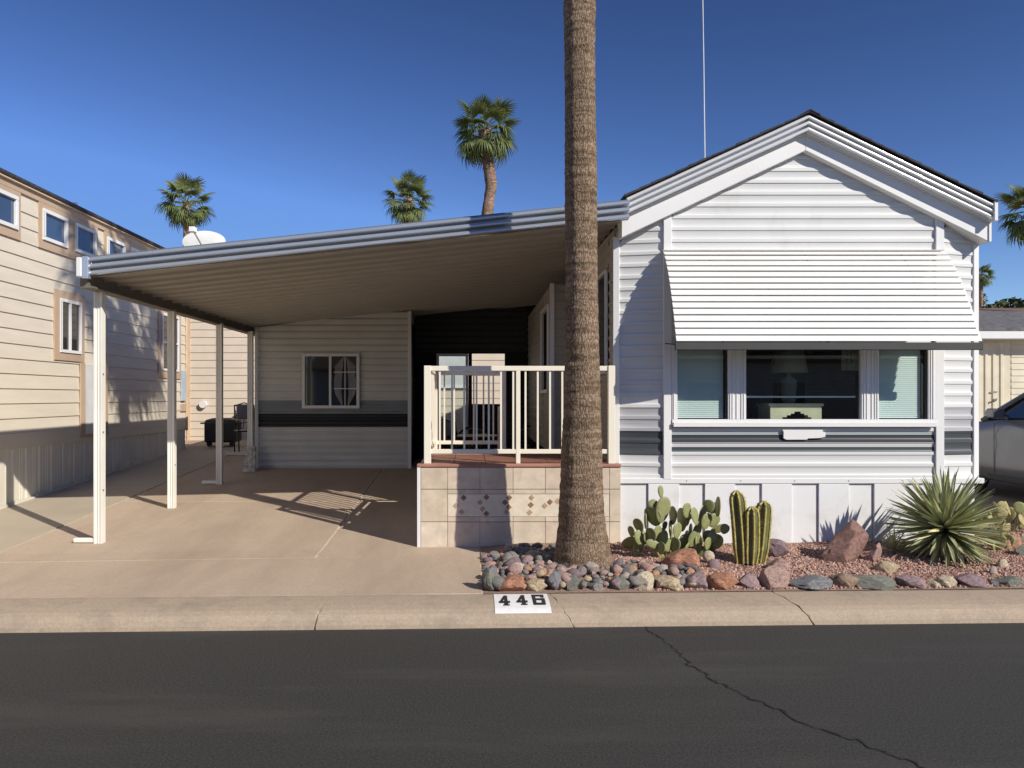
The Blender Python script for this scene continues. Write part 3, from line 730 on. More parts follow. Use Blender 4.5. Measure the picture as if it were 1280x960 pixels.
# side wall along the patio (X = XA), with a tip-out further back
LF = Frame(XA, YR, 0, 1); LF.n = (-1, 0)
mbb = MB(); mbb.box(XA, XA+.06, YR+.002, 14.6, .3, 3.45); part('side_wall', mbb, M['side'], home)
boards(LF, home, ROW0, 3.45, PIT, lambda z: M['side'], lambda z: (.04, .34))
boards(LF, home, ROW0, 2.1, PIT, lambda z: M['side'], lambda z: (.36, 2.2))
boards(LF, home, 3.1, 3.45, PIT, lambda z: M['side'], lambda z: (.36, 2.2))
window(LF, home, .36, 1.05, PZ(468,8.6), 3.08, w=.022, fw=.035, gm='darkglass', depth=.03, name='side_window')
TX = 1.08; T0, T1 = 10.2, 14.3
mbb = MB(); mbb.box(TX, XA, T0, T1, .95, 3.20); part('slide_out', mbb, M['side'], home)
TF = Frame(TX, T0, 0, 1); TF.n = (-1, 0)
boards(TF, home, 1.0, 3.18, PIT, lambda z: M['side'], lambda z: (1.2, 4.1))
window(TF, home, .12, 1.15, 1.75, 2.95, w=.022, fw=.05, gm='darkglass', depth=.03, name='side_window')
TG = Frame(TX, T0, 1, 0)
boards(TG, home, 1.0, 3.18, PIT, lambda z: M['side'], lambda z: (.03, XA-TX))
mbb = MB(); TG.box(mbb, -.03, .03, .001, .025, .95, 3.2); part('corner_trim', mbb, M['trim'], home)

# windows: frame, posts, panes
wf = MB()
fy0, fy1 = YH-.045, YH+.02
def wbox(m_, xa, xb, ya, yb, y0=fy0, y1=fy1): m_.box(PXx(xa,YH), PXx(xb,YH), y0, y1, PZ(yb,YH), PZ(ya,YH))
wfp = []
for (xa, xb, ya, yb) in ((838.6,1167.4,430,437), (838.6,1167.4,524,531.5)): wbox(wf, xa, xb, ya, yb)
for (xa, xb) in ((838.6,845.5), (908.5,931), (1074.5,1096), (1157.5,1167.4)): wbox(wf, xa, xb, 437.05, 523.95, fy0+.004)
wfo = part('window_frame', wf, M['trim'], home, bevel=.003)
for xx in (911,914,919,925,928,1077.5,1081,1087,1091,1094,841,1160.5,1163.5):
    mbb = MB(); wbox(mbb, xx-.45, xx+.45, 437.1, 523.5, fy0-.004, fy0+.006); part('groove_rib', mbb, M['trim'], wfo)
mbb = MB(); mbb.box(PXx(839.5,YH), PXx(1166.5,YH), YH-.07, YH-.046, PZ(533.5,YH), PZ(527.5,YH)); part('window_sill', mbb, M['trim'], wfo, bevel=.004)
PANES = ((845.5,908.5), (931,1074.5), (1096,1157.5))
for i, (xa, xb) in enumerate(PANES):
    mbb = MB(); wbox(mbb, xa, xb, 437, 524, YH+.0, YH+.004); part('pane', mbb, M['glass'], wfo)
    if i != 1:
        mbb = MB(); wbox(mbb, xb-2.2, xb-.1, 437, 524, YH-.02, YH-.004); part('sash', mbb, M['bar'], wfo)
    lim = 524 if i != 1 else 495
    mbb = MB(); z = PZ(437,YH); zl = PZ(lim,YH); x0, x1 = PXx(xa+1.5,YH), PXx(xb-(3.5 if i != 2 else 5),YH)
    til = (.008, .0172) if i != 1 else (.021, .001)
    while z > zl:
        mbb.quad((x0,YH+.028,z), (x1,YH+.028,z), (x1,YH+.028+til[0],z+til[1]), (x0,YH+.028+til[0],z+til[1]))
        mbb.quad((x0,YH+.0281,z), (x1,YH+.0281,z), (x1,YH+.0281,z-.0022), (x0,YH+.0281,z-.0022))
        z -= .0205
    bl_ = part('blind', mbb, M['blind'] if i != 1 else M['cushion'], wfo, stuff=True)
    mbb = MB(); mbb.box(x0, x1, YH+.03, YH+.05, zl-.018, zl); part('blind_rail', mbb, M['blind'], wfo)
# room behind the window
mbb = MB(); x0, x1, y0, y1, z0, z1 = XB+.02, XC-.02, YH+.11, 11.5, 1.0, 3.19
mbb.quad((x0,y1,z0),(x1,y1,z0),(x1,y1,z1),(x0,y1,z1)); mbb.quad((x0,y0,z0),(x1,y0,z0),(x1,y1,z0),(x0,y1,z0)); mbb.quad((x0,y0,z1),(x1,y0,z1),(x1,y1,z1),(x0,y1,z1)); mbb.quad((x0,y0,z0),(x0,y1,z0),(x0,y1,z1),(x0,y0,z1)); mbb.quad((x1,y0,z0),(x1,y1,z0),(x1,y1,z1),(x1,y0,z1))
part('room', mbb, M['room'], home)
# cabinet (stepped cut-out) and lamp inside
YT = 7.97
tb = thing('side_table', 'pale wood table with a stepped cut-out front behind the middle window', 'table', tuple(P(995,524,YT)))
zt2 = PZ(508,YT); zf = 1.0
steps = [(963.5,970),(970,976,),(976,984,),(984,991)]
mbb = MB(); tx0, tx1 = PXx(963,YT), PXx(1027,YT)
cuts = [(978,524.5),(983.5,520.5),(988.5,518),(993,515.5),(1001,515.5),(1005.5,518),(1010,520.5),(1014,524.5)]
cols = [(963,978,530),(978,983.5,521.5),(983.5,988.5,519),(988.5,993,517),(993,1001,514.5),(1001,1005.5,517),(1005.5,1010,519),(1010,1014,521.5),(1014,1027,530)]
for a, c, yb in cols: mbb.box(PXx(a,YT), PXx(c,YT), YT, YT+.02, zf if yb == 530 else PZ(yb,YT), zt2)
mbb.box(tx0-.02, tx1+.02, YT-.008, YT+.36, zt2+.001, zt2+.03)
for a in (tx0, tx1-.03): mbb.box(a, a+.03, YT+.021, YT+.34, zf, zt2)
part('table_body', mbb, M['wood'], tb)
lm = thing('table_lamp', 'grey ceramic table lamp with a wide shade seen dimly through the middle window', 'lamp', (PXx(986,8.4), 8.4, zt2+.03))
cx, cy = PXx(986,8.4), 8.4
def lathe(prof, cx, cy, n=20):
    m_ = MB(); m_.loft([[(cx+r*math.cos(2*math.pi*j/n), cy+r*math.sin(2*math.pi*j/n), z) for j in range(n)] for r, z in prof]); return m_
zz0 = zt2+.03
part('lamp_base', lathe([(.05,zz0),(.07,zz0+.02),(.075,zz0+.10),(.085,zz0+.20),(.08,zz0+.25),(.03,zz0+.29),(.015,zz0+.34)], cx, cy), M['ceramic'], lm, smooth=True)
part('lamp_shade', lathe([(.20,zz0+.33),(.15,zz0+.60)], cx, cy), M['shade'], lm, smooth=True)
# curtain in the right top of the middle window
mbb = MB(); cz0, cz1 = PZ(463,8.1), PZ(428,8.1); cx0, cx1 = PXx(1052,8.1), PXx(1082,8.1); r0 = []; r1 = []
for i in range(41):
    t = i/40; X = cx0+(cx1-cx0)*t; Yc = 8.1+.018*math.sin(t*34)
    r0.append((X, Yc, cz0)); r1.append((X, Yc, cz1))
mbb.loft([r0, r1], closed=False, caps=False)
solo('curtain', mbb, M['curtain'], 'short pale pleated curtain hanging in the upper right of the middle window', 'curtain', smooth=True)
# plaque under the window
mbb = MB()
c0, c1 = PXx(976,YH), PXx(1030,YH)
out = [(c0, PZ(537,YH)), (c1-.03, PZ(537,YH)), (c1-.03, PZ(539.5,YH)), (c1, PZ(540.5,YH)), (c1-.005, PZ(546,YH)), (c1-.06, PZ(547.5,YH)), (c1-.18, PZ(548,YH)), (c1-.19, PZ(549.5,YH)), (c0+.04, PZ(549.5,YH)), (c0+.01, PZ(547.5,YH)), (c0+.012, PZ(540,YH))]
mbb.loft([[(x, YH-.040, z) for x, z in out], [(x, YH-.020, z) for x, z in out]])
solo('wall_plaque', mbb, M['trim'], 'blank white plaque with chipped corners fixed under the middle window', 'plaque', bevel=.003)

# ------------------------------------------------------------------ louvred awning
aw = thing('awning', 'white louvred metal awning with a dark grey bottom bar over the front window', 'awning', (3.4, YH-.02, 2.2))
prof_a = [(.02, 1.485), (.10, 1.462), (.17,1.36), (.25, 1.224), (.31, 1.09), (.36, .955), (.405, .83), (.445, .68), (.485, .535)]
def along(t):
    L_ = [0]
    for (a, za), (c, zc) in zip(prof_a[:-1], prof_a[1:]): L_.append(L_[-1]+math.hypot(c-a, zc-za))
    d = t*L_[-1]
    for i in range(len(L_)-1):
        if d <= L_[i+1]+1e-9:
            k = (d-L_[i])/(L_[i+1]-L_[i]); return tuple(prof_a[i][j]+(prof_a[i+1][j]-prof_a[i][j])*k for j in (0,1))
aL0, aR0 = PXx(826,YH), PXx(1173,YH); aL1, aR1 = PXx(845,YH-.485), PXx(1226,YH-.485)
# choose breakpoints so slats appear evenly spaced
N = 16
for i in range(N):
    q0, q1 = along(i/N), along((i+1)/N); tm = (i)/N; tm1 = (i+1)/N
    l0, r0_ = aL0+(aL1-aL0)*tm**1.0, aR0+(aR1-aR0)*tm; l1, r1_ = aL0+(aL1-aL0)*tm1, aR0+(aR1-aR0)*tm1
    dq = Vector((q1[0]-q0[0], q1[1]-q0[1])); dn = Vector((-dq.y, dq.x)).normalized()   # points out and up
    if dn.x < 0: dn = -dn
    a = Vector(q0)+dn*.000; b2 = Vector(q1)+dn*.022 + dq*.10
    a2, b3 = a-dn*.004, b2-dn*.004
    mbb = MB(); 
    mbb.loft([[(X, YH-.0-v.x, EYE+v.y) for v in (a, b2, b2-dn*.010+dq*-.02, a2)] for X in (l0 if False else l1, r1_)])
    part('slat', mbb, M['awn'], aw)
for X0, X1, t in ((aL0+.45,aL1+.45,0), (aR0-.45,aR1-.45,0), ((aL0+aR0)/2,(aL1+aR1)/2,0)):
    mbb = MB(); mbb.tube([(X0+(X1-X0)*i/8, YH-p_[0]+.010, EYE+p_[1]-.012) for i, p_ in enumerate(prof_a)], .008, 6); part('rib', mbb, M['bar'], aw)
yb_ = YH-.485; zb3 = PZ(437.5,yb_); zt3 = PZ(428,yb_)
mbb = MB(); mbb.box(aL1-.01, PXx(1228.5,yb_), yb_-.012, yb_+.018, zb3, zt3); part('bottom_bar', mbb, M['bar'], aw, bevel=.005)
for X in (aL1+.01, aR1-.35):
    mbb = MB(); mbb.tube([(X, yb_+.01, zt3-.02), (X-.0, YH-.05, zt3+.02)], .007, 6); part('arm', mbb, M['bar'], aw)

# ------------------------------------------------------------------ antenna and dish
mbb = MB(); a = P(881.5,200,10.0); b2 = P(878,-30,10.0); mbb.tube([a-Vector((0,0,.4)), a.lerp(b2,.5), b2], [.0085,.006,.005], 6)
solo('whip_antenna', mbb, M['dish'], 'thin white whip antenna standing on the home roof', 'antenna')
YD = 15.2; dc = P(255,302,YD)
ds = thing('satellite_dish', 'white oval satellite dish seen above the carport roof edge, before the leftmost palm', 'satellite dish', (dc.x, YD, 4.4))
mbb = MB(); rings = []
for k in range(7):
    t = k/6; ring = []
    for j in range(28):
        a = 2*math.pi*j/28; x = .43*t*math.cos(a); z = .215*t*math.sin(a)
        ring.append((dc.x+x, YD+.05-.07*(1-t*t)*-1*-1+.0-.05*(t*t), dc.z+z))
    rings.append(ring)
mbb.loft(rings[1:], caps=False); mbb.poly(rings[1]); part('reflector', mbb, M['dish'], ds, smooth=True)
mbb = MB(); mbb.tube([(dc.x+.01,YD+.03,dc.z-.16), (dc.x+.02,YD-.16,dc.z-.12), (dc.x-.07,YD-.36,dc.z+.12)], .016, 6); part('arm', mbb, M['dishgrey'], ds)
mbb = MB(); mbb.box(dc.x-.14, dc.x-.02, YD-.46, YD-.32, dc.z+.10, dc.z+.20); part('receiver', mbb, M['dish'], ds, bevel=.01)
mbb = MB(); mbb.tube([(dc.x+.02,YD+.06,dc.z), (dc.x+.05,YD+.08,dc.z-.25), (-5.55,YD+.08,dc.z-.38), (-6.02,YD+.08,4.45)], .02, 8); part('mast', mbb, M['dishgrey'], ds)

# ================================================================== PORCH
YP = 7.80; KP_ = YP/FPX
pch = thing('porch', 'raised porch block faced in cream travertine tiles with a red-brown cap', 'porch', (.5, YP, .18))
pX0, pX1 = PXx(526,YP), PXx(776,YP); fz = PZ(580,YP); ct = PZ(584,YP)
mbb = MB(); mbb.box(pX0+.0, pX1, YP+.012, YP+.05, .12, ct-.002); mbb.box(pX0, XA-.12 if False else 1.48, YP+.05, 9.48, .14, ct-.002); part('core', mbb, M['grout'], pch)
sx = [526, 559.5, 600, 641.3, 681.7, 722, 762, 776]; rowsz = [(584.6,611.2), (612,652), (652.8,683)]
for j, (ya, yb) in enumerate(rowsz):
    for a, c in zip(sx[:-1], sx[1:]):
        if j == 1 and 559 < a < 760:
            mbb = MB(); mbb.box(PXx(a,YP)+.002, PXx(c,YP)-.002, YP, YP+.011, PZ(617.4,YP)+.001, PZ(ya,YP)); part('tile', mbb, random.choice(M['travertine']), pch, bevel=.0015)
            mbb = MB(); mbb.box(PXx(a,YP)+.002, PXx(c,YP)-.002, YP, YP+.011, PZ(yb,YP), PZ(646,YP)-.001); part('tile', mbb, random.choice(M['travertine']), pch, bevel=.0015)
            continue
        mbb = MB(); mbb.box(PXx(a,YP)+.002, PXx(c,YP)-.002, YP, YP+.011, PZ(yb,YP) if j < 2 else .13, PZ(ya,YP)); part('tile', mbb, random.choice(M['travertine']), pch, bevel=.0015)
mbb = MB(); mbb.box(PXx(560,YP), PXx(761.5,YP), YP+.0015, YP+.011, PZ(645.6,YP), PZ(617.8,YP)); mos = part('mosaic_panel', mbb, M['mosaic'], pch)
acc = [(579.5,622.3,1),(570,632,2),(577,640,2),(608,621.5,1),(603,636,2),(608,642,1),(600,628,2),(631,628,1),(636,634,1),(636.5,622,1),(633,640,2),(664.5,622,2),(663.5,631,1),(662,640.5,2),(687.5,627.5,1),(697,626.5,2),(681,632,2),(708,622,1),(711,636,2),(722,628,1),(738,622,1),(735,638,2),(751,630,1)]
dm = None
for (x, y, k) in acc:
    s_ = .031; c = P(x, y, YP); mbb = MB()
    mbb.loft([[(c.x, yy, c.z-s_), (c.x+s_, yy, c.z), (c.x, yy, c.z+s_), (c.x-s_, yy, c.z)] for yy in (YP-.0015, YP+.004)]); part('accent_tile', mbb, M['accent' if k == 1 else 'accent2'], mos)
mbb = MB(); mbb.box(PXx(521.5,YP), pX0-.002, YP-.004, 9.48, .13, ct-.001); part('edge_trim', mbb, M['trim'], pch)
mbb = MB(); mbb.box(PXx(521.5,YP)-.004, pX1+.004, YP-.014, YP+.10, ct, fz); part('cap', mbb, M['terracotta'], pch, bevel=.006)
for i in range(6):
    for j in range(4):
        a0, a1 = -.50+i*.33, -.50+(i+1)*.33-.006
        mbb = MB(); mbb.box(a0, min(a1,1.47), YP+.105+j*.34, YP+.105+(j+1)*.34-.006, fz-.035, fz-.001); part('floor_tile', mbb, M['terracotta'], pch)
# steps behind the porch
for k in range(3):
    zt4 = fz-.17*(k+1); y0 = 9.49+.28*k
    mbb = MB(); mbb.box(.42, 1.35, y0, y0+.28, .2, zt4); part('step', mbb, M['terracotta'], pch, bevel=.006)

# railing
rl = thing('porch_railing', 'cream metal railing round the raised tiled porch', 'railing', (.5, 7.87, fz))
def railing(p0, p1, z0, zlow, ztop, n, parent, first=True, last=True, rw=.02, mids=()):
    p0 = Vector(p0); p1 = Vector(p1); d = (p1-p0); L_ = d.length; ax = d.normalized(); nr = Vector((-ax.y, ax.x))
    def bar(name, a, c, hw, z_0, z_1, bev=.003):
        q = [p0+ax*a-nr*hw, p0+ax*c-nr*hw, p0+ax*c+nr*hw, p0+ax*a+nr*hw]
        m_ = MB(); m_.loft([[(v.x, v.y, z) for v in q] for z in (z_0, z_1)]); return part(name, m_, M['rail'], parent, bevel=bev)
    bar('top_rail', 0, L_, .022, ztop-.05, ztop); bar('bottom_rail', 0, L_, .020, zlow, zlow+.045)
    for k in range(n):
        c = L_*(k+1)/(n+1); bar('baluster', c-.0095, c+.0095, .009, zlow+.046, ztop-.051, 0)
    for c, w_ in mids: bar('post', c-w_, c+w_, .023, z0, ztop-.0505)
    if first: bar('post', -.035, .035, .035, z0, ztop+.003)
    if last: bar('post', L_-.035, L_+.035, .035, z0, ztop+.003)
xa, xb = PXx(534.5,7.87), PXx(764,7.87)
railing((xa,7.87), (xb,7.87), fz, PZ(567,7.87), PZ(457.5,7.87), 14, rl, mids=(((647.5-534.5)*7.87/FPX, .022),))
railing((xa,7.91), (xa,9.40), fz, PZ(567,7.87), PZ(457.5,7.87)-.001, 11, rl, first=False, last=False)
railing((xa,9.42), (.40,9.42), fz, PZ(567,7.87), PZ(457.5,7.87), 6, rl)
railing((.40,9.46), (.40,10.25), gz(0,10.2), fz-.35, fz+.55, 5, rl, first=False)

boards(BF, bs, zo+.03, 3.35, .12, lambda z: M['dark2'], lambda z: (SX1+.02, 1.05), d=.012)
# things on the patio, seen through the railing
def iron_chair(cx, cy, rzv, label, name='patio_chair', cush=True):
    t = thing(name, label, 'chair', (cx, cy, gz(0,cy)), rz=rzv)
    mb = MB(); mb.box(-.22,.22,-.22,.22,.42,.45); part('seat', mb, M['iron'], t, local=True, bevel=.01)
    for sx_ in (-1,1):
        mb = MB(); mb.tube([(sx_*.20,-.20,0),(sx_*.21,-.20,.42),(sx_*.22,-.2,.64),(sx_*.22,.18,.66)], .014, 6); part('leg', mb, M['iron'], t, local=True)
        mb = MB(); mb.tube([(sx_*.20,.24,0),(sx_*.20,.20,.42),(sx_*.19,.27,.95)], .014, 6); part('leg', mb, M['iron'], t, local=True)
    mb = MB()
    for k in range(6): mb.tube([(-.19+.076*k,.2,.45),(-.19+.076*k+.03,.235,.7),(-.19+.076*k,.27,.93)], .007, 5); 
    mb.tube([(-.2,.27,.93),(0,.28,.99),(.2,.27,.93)], .013, 6)
    for k in range(3): mb.tube([(-.19,.22+.02*k,.56+.13*k),(.19,.22+.02*k,.62+.13*k)], .007, 5)
    part('backrest', mb, M['iron'], t, local=True)
    if cush:
        mb = MB(); mb.box(-.17,.17,.17,.22,.66,.96); part('cushion', mb, M['cushion'], t, local=True, bevel=.03)
    return t
iron_chair(PXx(309,15.3), 15.3, .5, 'black iron lattice patio chair with grey cushion beside the covered grill', cush=True)
iron_chair(-.30, 11.3, .4, 'black iron patio chair behind the left end of the porch railing', cush=True)
iron_chair(.45, 11.9, -.9, 'black iron patio chair right of the round patio table', cush=False)
t = thing('patio_table', 'round black iron patio table behind the porch railing', 'table', (.05, 11.6, gz(0,11.6)))
part('tabletop', lathe([(.42,1.08),(.43,1.10),(.42,1.12)], .05, 11.6, 24), M['iron'], t)
for k in range(3):
    a = 2.1*k; mb = MB(); mb.tube([(.05+.3*math.cos(a), 11.6+.3*math.sin(a), gz(0,11.6)), (.05+.08*math.cos(a), 11.6+.08*math.sin(a), .8), (.05+.3*math.cos(a), 11.6+.3*math.sin(a), 1.08)], .014, 6); part('leg', mb, M['iron'], t)
def bicycle(cx, cy, rzv, label):
    t = thing('bicycle', label, 'bicycle', (cx, cy, gz(0,cy)), rz=rzv)
    for wx in (-.52, .52):
        m_ = MB(); n_ = 28; m_.tube([(wx+.33*math.cos(2*math.pi*k/n_), 0, .34+.33*math.sin(2*math.pi*k/n_)) for k in range(n_+1)], .017, 6); wl_ = part('wheel', m_, M['tyre'], t, local=True)
        m_ = MB(); m_.tube([(wx+.305*math.cos(2*math.pi*k/n_), 0, .34+.305*math.sin(2*math.pi*k/n_)) for k in range(n_+1)], .009, 5); part('rim', m_, M['rim'], wl_, local=True)
        for k in range(12):
            a = 2*math.pi*k/12; m_ = MB(); m_.tube([(wx, 0, .34), (wx+.3*math.cos(a), 0, .34+.3*math.sin(a))], .0025, 3); part('spoke', m_, M['rim'], wl_, local=True)
    m_ = MB()
    for a, b_ in (((-.52,0,.34),(-.05,0,.32)), ((-.52,0,.34),(-.17,0,.78)), ((-.05,0,.32),(-.2,0,.86)), ((-.05,0,.32),(.38,0,.76)), ((-.17,0,.78),(.36,0,.84)), ((.35,0,.90),(.52,0,.34))): m_.tube([a, b_], .017, 6)
    part('frame', m_, M['iron'], t, local=True)
    m_ = MB(); m_.loft([[(-.33,-.07,z),(-.33,.07,z),(-.1,.025,z),(-.05,0,z),(-.1,-.025,z)] for z in (.87,.91)]); part('saddle', m_, M['black'], t, local=True, bevel=.01)
    m_ = MB(); m_.tube([(.25,-.28,1.02),(.36,-.20,1.04),(.34,0,1.0),(.36,.20,1.04),(.25,.28,1.02)], .014, 6); m_.tube([(.35,0,.88),(.34,0,1.0)], .014, 6); part('handlebar', m_, M['iron'], t, local=True)
    m_ = MB(); m_.tube([(-.05,-.02,.32),(-.05,-.05,.32)], .09, 14); m_.tube([(-.05,-.07,.32),(.05,-.07,.2)], .01, 5); part('chainset', m_, M['iron'], t, local=True)
    return t
bicycle(.55, 13.7, .25, 'black bicycle standing against the dark back wall behind the porch railing')
# covered grill near the rear house
c = P(279,549,16.4); gg = gz(0,16.4)
t = thing('grill_cart', 'squat black covered grill cart on the patio in front of the beige rear wall', 'grill', (c.x,16.4,gg))
mb = MB(); mb.loft([[(c.x-.32*s_, 16.4-.25*s_, z), (c.x+.32*s_, 16.4-.25*s_, z), (c.x+.32*s_, 16.4+.25*s_, z), (c.x-.32*s_, 16.4+.25*s_, z)] for s_, z in ((.92,gg+.09), (1,gg+.12), (1,gg+.50), (.94,gg+.56), (.6,gg+.60))]); part('cart_body', mb, M['black'], t, bevel=.01)
mb = MB(); mb.tube([(c.x-.32,16.3,gg+.49),(c.x-.44,16.3,gg+.49),(c.x-.44,16.5,gg+.49),(c.x-.32,16.5,gg+.49)], .018, 6); part('handle', mb, M['black'], t)
for sx_ in (-.24,.24):
    mb = MB(); mb.tube([(c.x+sx_,16.22,gg+.055),(c.x+sx_,16.26,gg+.055)], .055, 12); part('wheel', mb, M['black'], t)
mb = MB(); q = P(290,567,14.9); mb.box(q.x-.08, q.x+.30, 14.88, 14.96, gz(0,14.9)+.004, gz(0,14.9)+.06); mb.tube([(q.x-.10,14.92,gz(0,14.9)+.035),(q.x-.08,14.92,gz(0,14.9)+.035)], .035, 8)
solo('drain_pipe', mb, M['post'], 'short pale drain pipe lying on the concrete by the rear carport post', 'pipe')

# ================================================================== HOUSE NUMBER on the kerb
nx0, nx1 = PXx(618,5.87), PXx(687,5.87); t_top, t_bot = .425, .045
def plate(u, v, lift):     # u 0..1 along, v 0 bottom .. 1 top
    X = nx0+(nx1-nx0)*u; t = t_bot+(t_top-t_bot)*(v**1.15); return Vector(kpt(X, t, kz(t)+lift)) + Vector((0,-lift*.4,0))
def patch(mb, q, lift, n=10):
    for i in range(n):
        for j in range(n):
            def pt(a, b2):
                p0 = (q[0][0]*(1-a)+q[1][0]*a, q[0][1]*(1-a)+q[1][1]*a); p1 = (q[3][0]*(1-a)+q[2][0]*a, q[3][1]*(1-a)+q[2][1]*a)
                return plate(p0[0]*(1-b2)+p1[0]*b2, p0[1]*(1-b2)+p1[1]*b2, lift)
            mb.quad(pt(i/n,j/n), pt((i+1)/n,j/n), pt((i+1)/n,(j+1)/n), pt(i/n,(j+1)/n))
hn = thing('house_number', 'house number 446 painted in black on a white rectangle on the kerb', 'number', ((nx0+nx1)/2, kb(.4), 0))
mb = MB(); patch(mb, [(0,0),(1,0),(1,1),(0,1)], .004, 24); part('white_ground', mb, M['paint_white'], hn)
def digit(ch, ox, oy, s, w_=.17, slant=0):
    polys = {'4': [[(.05,.30),(.30,.30),(.78,1),(.52,1)], [(.52,.30),(.80,.30),(.80,1),(.52,1)], [(.05,.22),(1,.22),(1,.42),(.05,.42)], [(.50,0),(.82,0),(.82,.22),(.50,.22)], [(.40,0),(.95,0),(.95,.09),(.40,.09)]],
             '6': [[(0,.06),(.28,.06),(.28,.97),(0,.97)], [(.0,.80),(.98,.80),(.98,1),(.0,1)], [(.72,.68),(.98,.68),(.98,.80),(.72,.80)], [(.28,.42),(1,.42),(1,.60),(.28,.60)], [(.02,0),(1,0),(1,.17),(.02,.17)], [(.74,.17),(1,.17),(1,.42),(.74,.42)]]}[ch]
    mb = MB()
    for q in polys:
        patch(mb, [(ox+x*w_, oy+y*s) for x, y in q], .008 if False else .0065+.0004*polys.index(q), 7)
    return mb
part('digit', digit('4', .075, .30, .56, .21), M['paint_black'], hn)
part('digit', digit('4', .395, .32, .56, .21), M['paint_black'], hn)
part('digit', digit('6', .70, .32, .58, .225), M['paint_black'], hn)

# ================================================================== RIGHT NEIGHBOUR
YN = 15.5
rs = thing('right_shed', 'cream ribbed-metal shed with a white eave and grey shingle roof at the right edge', 'shed', (11.5, YN, .5))
sx0 = 10.0; eave = PZ(424,YN)
b_ = MB(); b_.box(sx0, 22, YN, YN+5, .3, eave+.05); part('wall', b_, M['ribdoor'], rs)
RF = Frame(0, YN, 1, 0)
u = sx0; dend = PXx(1262,YN)
dr = MB(); RF.box(dr, sx0+.02, dend, .001, .010, .4, PZ(428,YN)); dro = part('door', dr, M['ribdoor'], rs)
while u < dend-.1:
    mbb = MB(); mbb.loft([[RF.T(u+.02,.0105,z), RF.T(u+.04,.032,z), RF.T(u+.09,.032,z), RF.T(u+.11,.0105,z)] for z in (.4, PZ(428.5,YN))]); part('rib', mbb, M['ribdoor'], dro); u += .155
mbb = MB(); mbb.tube([RF.T(PXx(1237,YN),.04,PZ(503,YN)), RF.T(PXx(1239,YN),.09,PZ(499,YN)), RF.T(PXx(1242,YN),.09,PZ(498.5,YN)), RF.T(PXx(1243,YN),.04,PZ(501,YN))], .014, 6); part('handle', mbb, M['dishgrey'], dro)
mbb = MB(); RF.box(mbb, PXx(1237,YN), PXx(1245,YN), .033, .04, PZ(491,YN), PZ(489,YN)); part('name_plate', mbb, M['dishgrey'], dro)
boards(RF, rs, .5, eave, .125, lambda z: M['ribdoor'], lambda z: (dend+.03, 22), prof=lap, d=.015)
mbb = MB(); mbb.box(sx0-.15, 22, YN-.35, YN-.30, eave-.02, eave+.13); mbb.box(sx0-.15, 22, YN-.30, YN+.0, eave-.02, eave+.0); part('eave_fascia', mbb, M['trim'], rs, bevel=.01)
mbb = MB(); mbb.box(sx0-.15, 22, YN-.28, YN-.02, eave+.001, eave+.20); part('upper_fascia', mbb, M['trim'], rs)
mbb = MB(); rt = EYE+(VY-389)*18/FPX
mbb.loft([[(sx0+.0, YN-.31, eave+.14), (sx0+.0, YN-.31, eave+.21), (sx0+1.2, 18, rt), (sx0+1.2, 18, rt-.1)], [(23, YN-.31, eave+.14), (23, YN-.31, eave+.21), (23, 18, rt), (23, 18, rt-.1)]])
mbb.quad((sx0,YN-.31,eave+.2),(sx0+1.2,18,rt),(sx0+.2,21,eave+.2),(sx0,21,eave+.2))
part('roof', mbb, M['greyroof'], rs)
fb = thing('far_house', 'house with a plain brown roof beyond the cream shed at the right edge', 'house', (19,30,1.3))
b_ = MB(); b_.box(17,32,30,36,1,PZ(392,30)); part('wall', b_, M['pinkish'], fb)
b_ = MB(); b_.loft([[(16.5,y,z),(32.5,y,z)] for y, z in ((29.4,PZ(392.5,30)),(29.4,PZ(391,30)))], closed=False, caps=False)
b_ = MB(); b_.loft([[(x,29.4,PZ(395,29.4)), (x,29.4,PZ(392,29.4)), (x,32,PZ(385,32)), (x,36.4,PZ(395,30))] for x in (16.4,32.5)]); part('roof', b_, M['brownroof'], fb)
# leafy tree beyond
def leafy(cx, cy, cz, rx, rzv, label, n=900, base=1.3):
    t = thing('leafy_tree', label, 'tree', (cx,cy,base))
    mb = MB(); mb.tube([(cx,cy,base),(cx+.1,cy,(base+cz)/2),(cx,cy,cz)], [.2,.16,.1], 8); part('trunk', mb, M['dead'], t)
    mb = MB()
    for k in range(n):
        a = random.uniform(0,6.283); e = random.uniform(-1,1); r = random.uniform(.35,1)**.5*(1+.25*noise.noise(Vector((a*1.3,e*2,cx))))
        p = Vector((cx+rx*r*math.cos(a)*math.sqrt(1-e*e), cy+rx*.7*r*math.sin(a)*math.sqrt(1-e*e), cz+rzv*r*e))
        q = Vector((random.gauss(0,1),random.gauss(0,1),random.gauss(0,1))).normalized(); v = q.orthogonal().normalized(); w2 = q.cross(v); s_ = random.uniform(.08,.2)
        mb.quad(p-v*s_, p+w2*s_*.6, p+v*s_, p-w2*s_*.6)
    part('crown', mb, M['leafgreen'], t)
p = P(1268,390,36); leafy(p.x, 36, p.z, 1.4, .62, 'round olive-green tree beyond the grey shingle roof at the right edge')

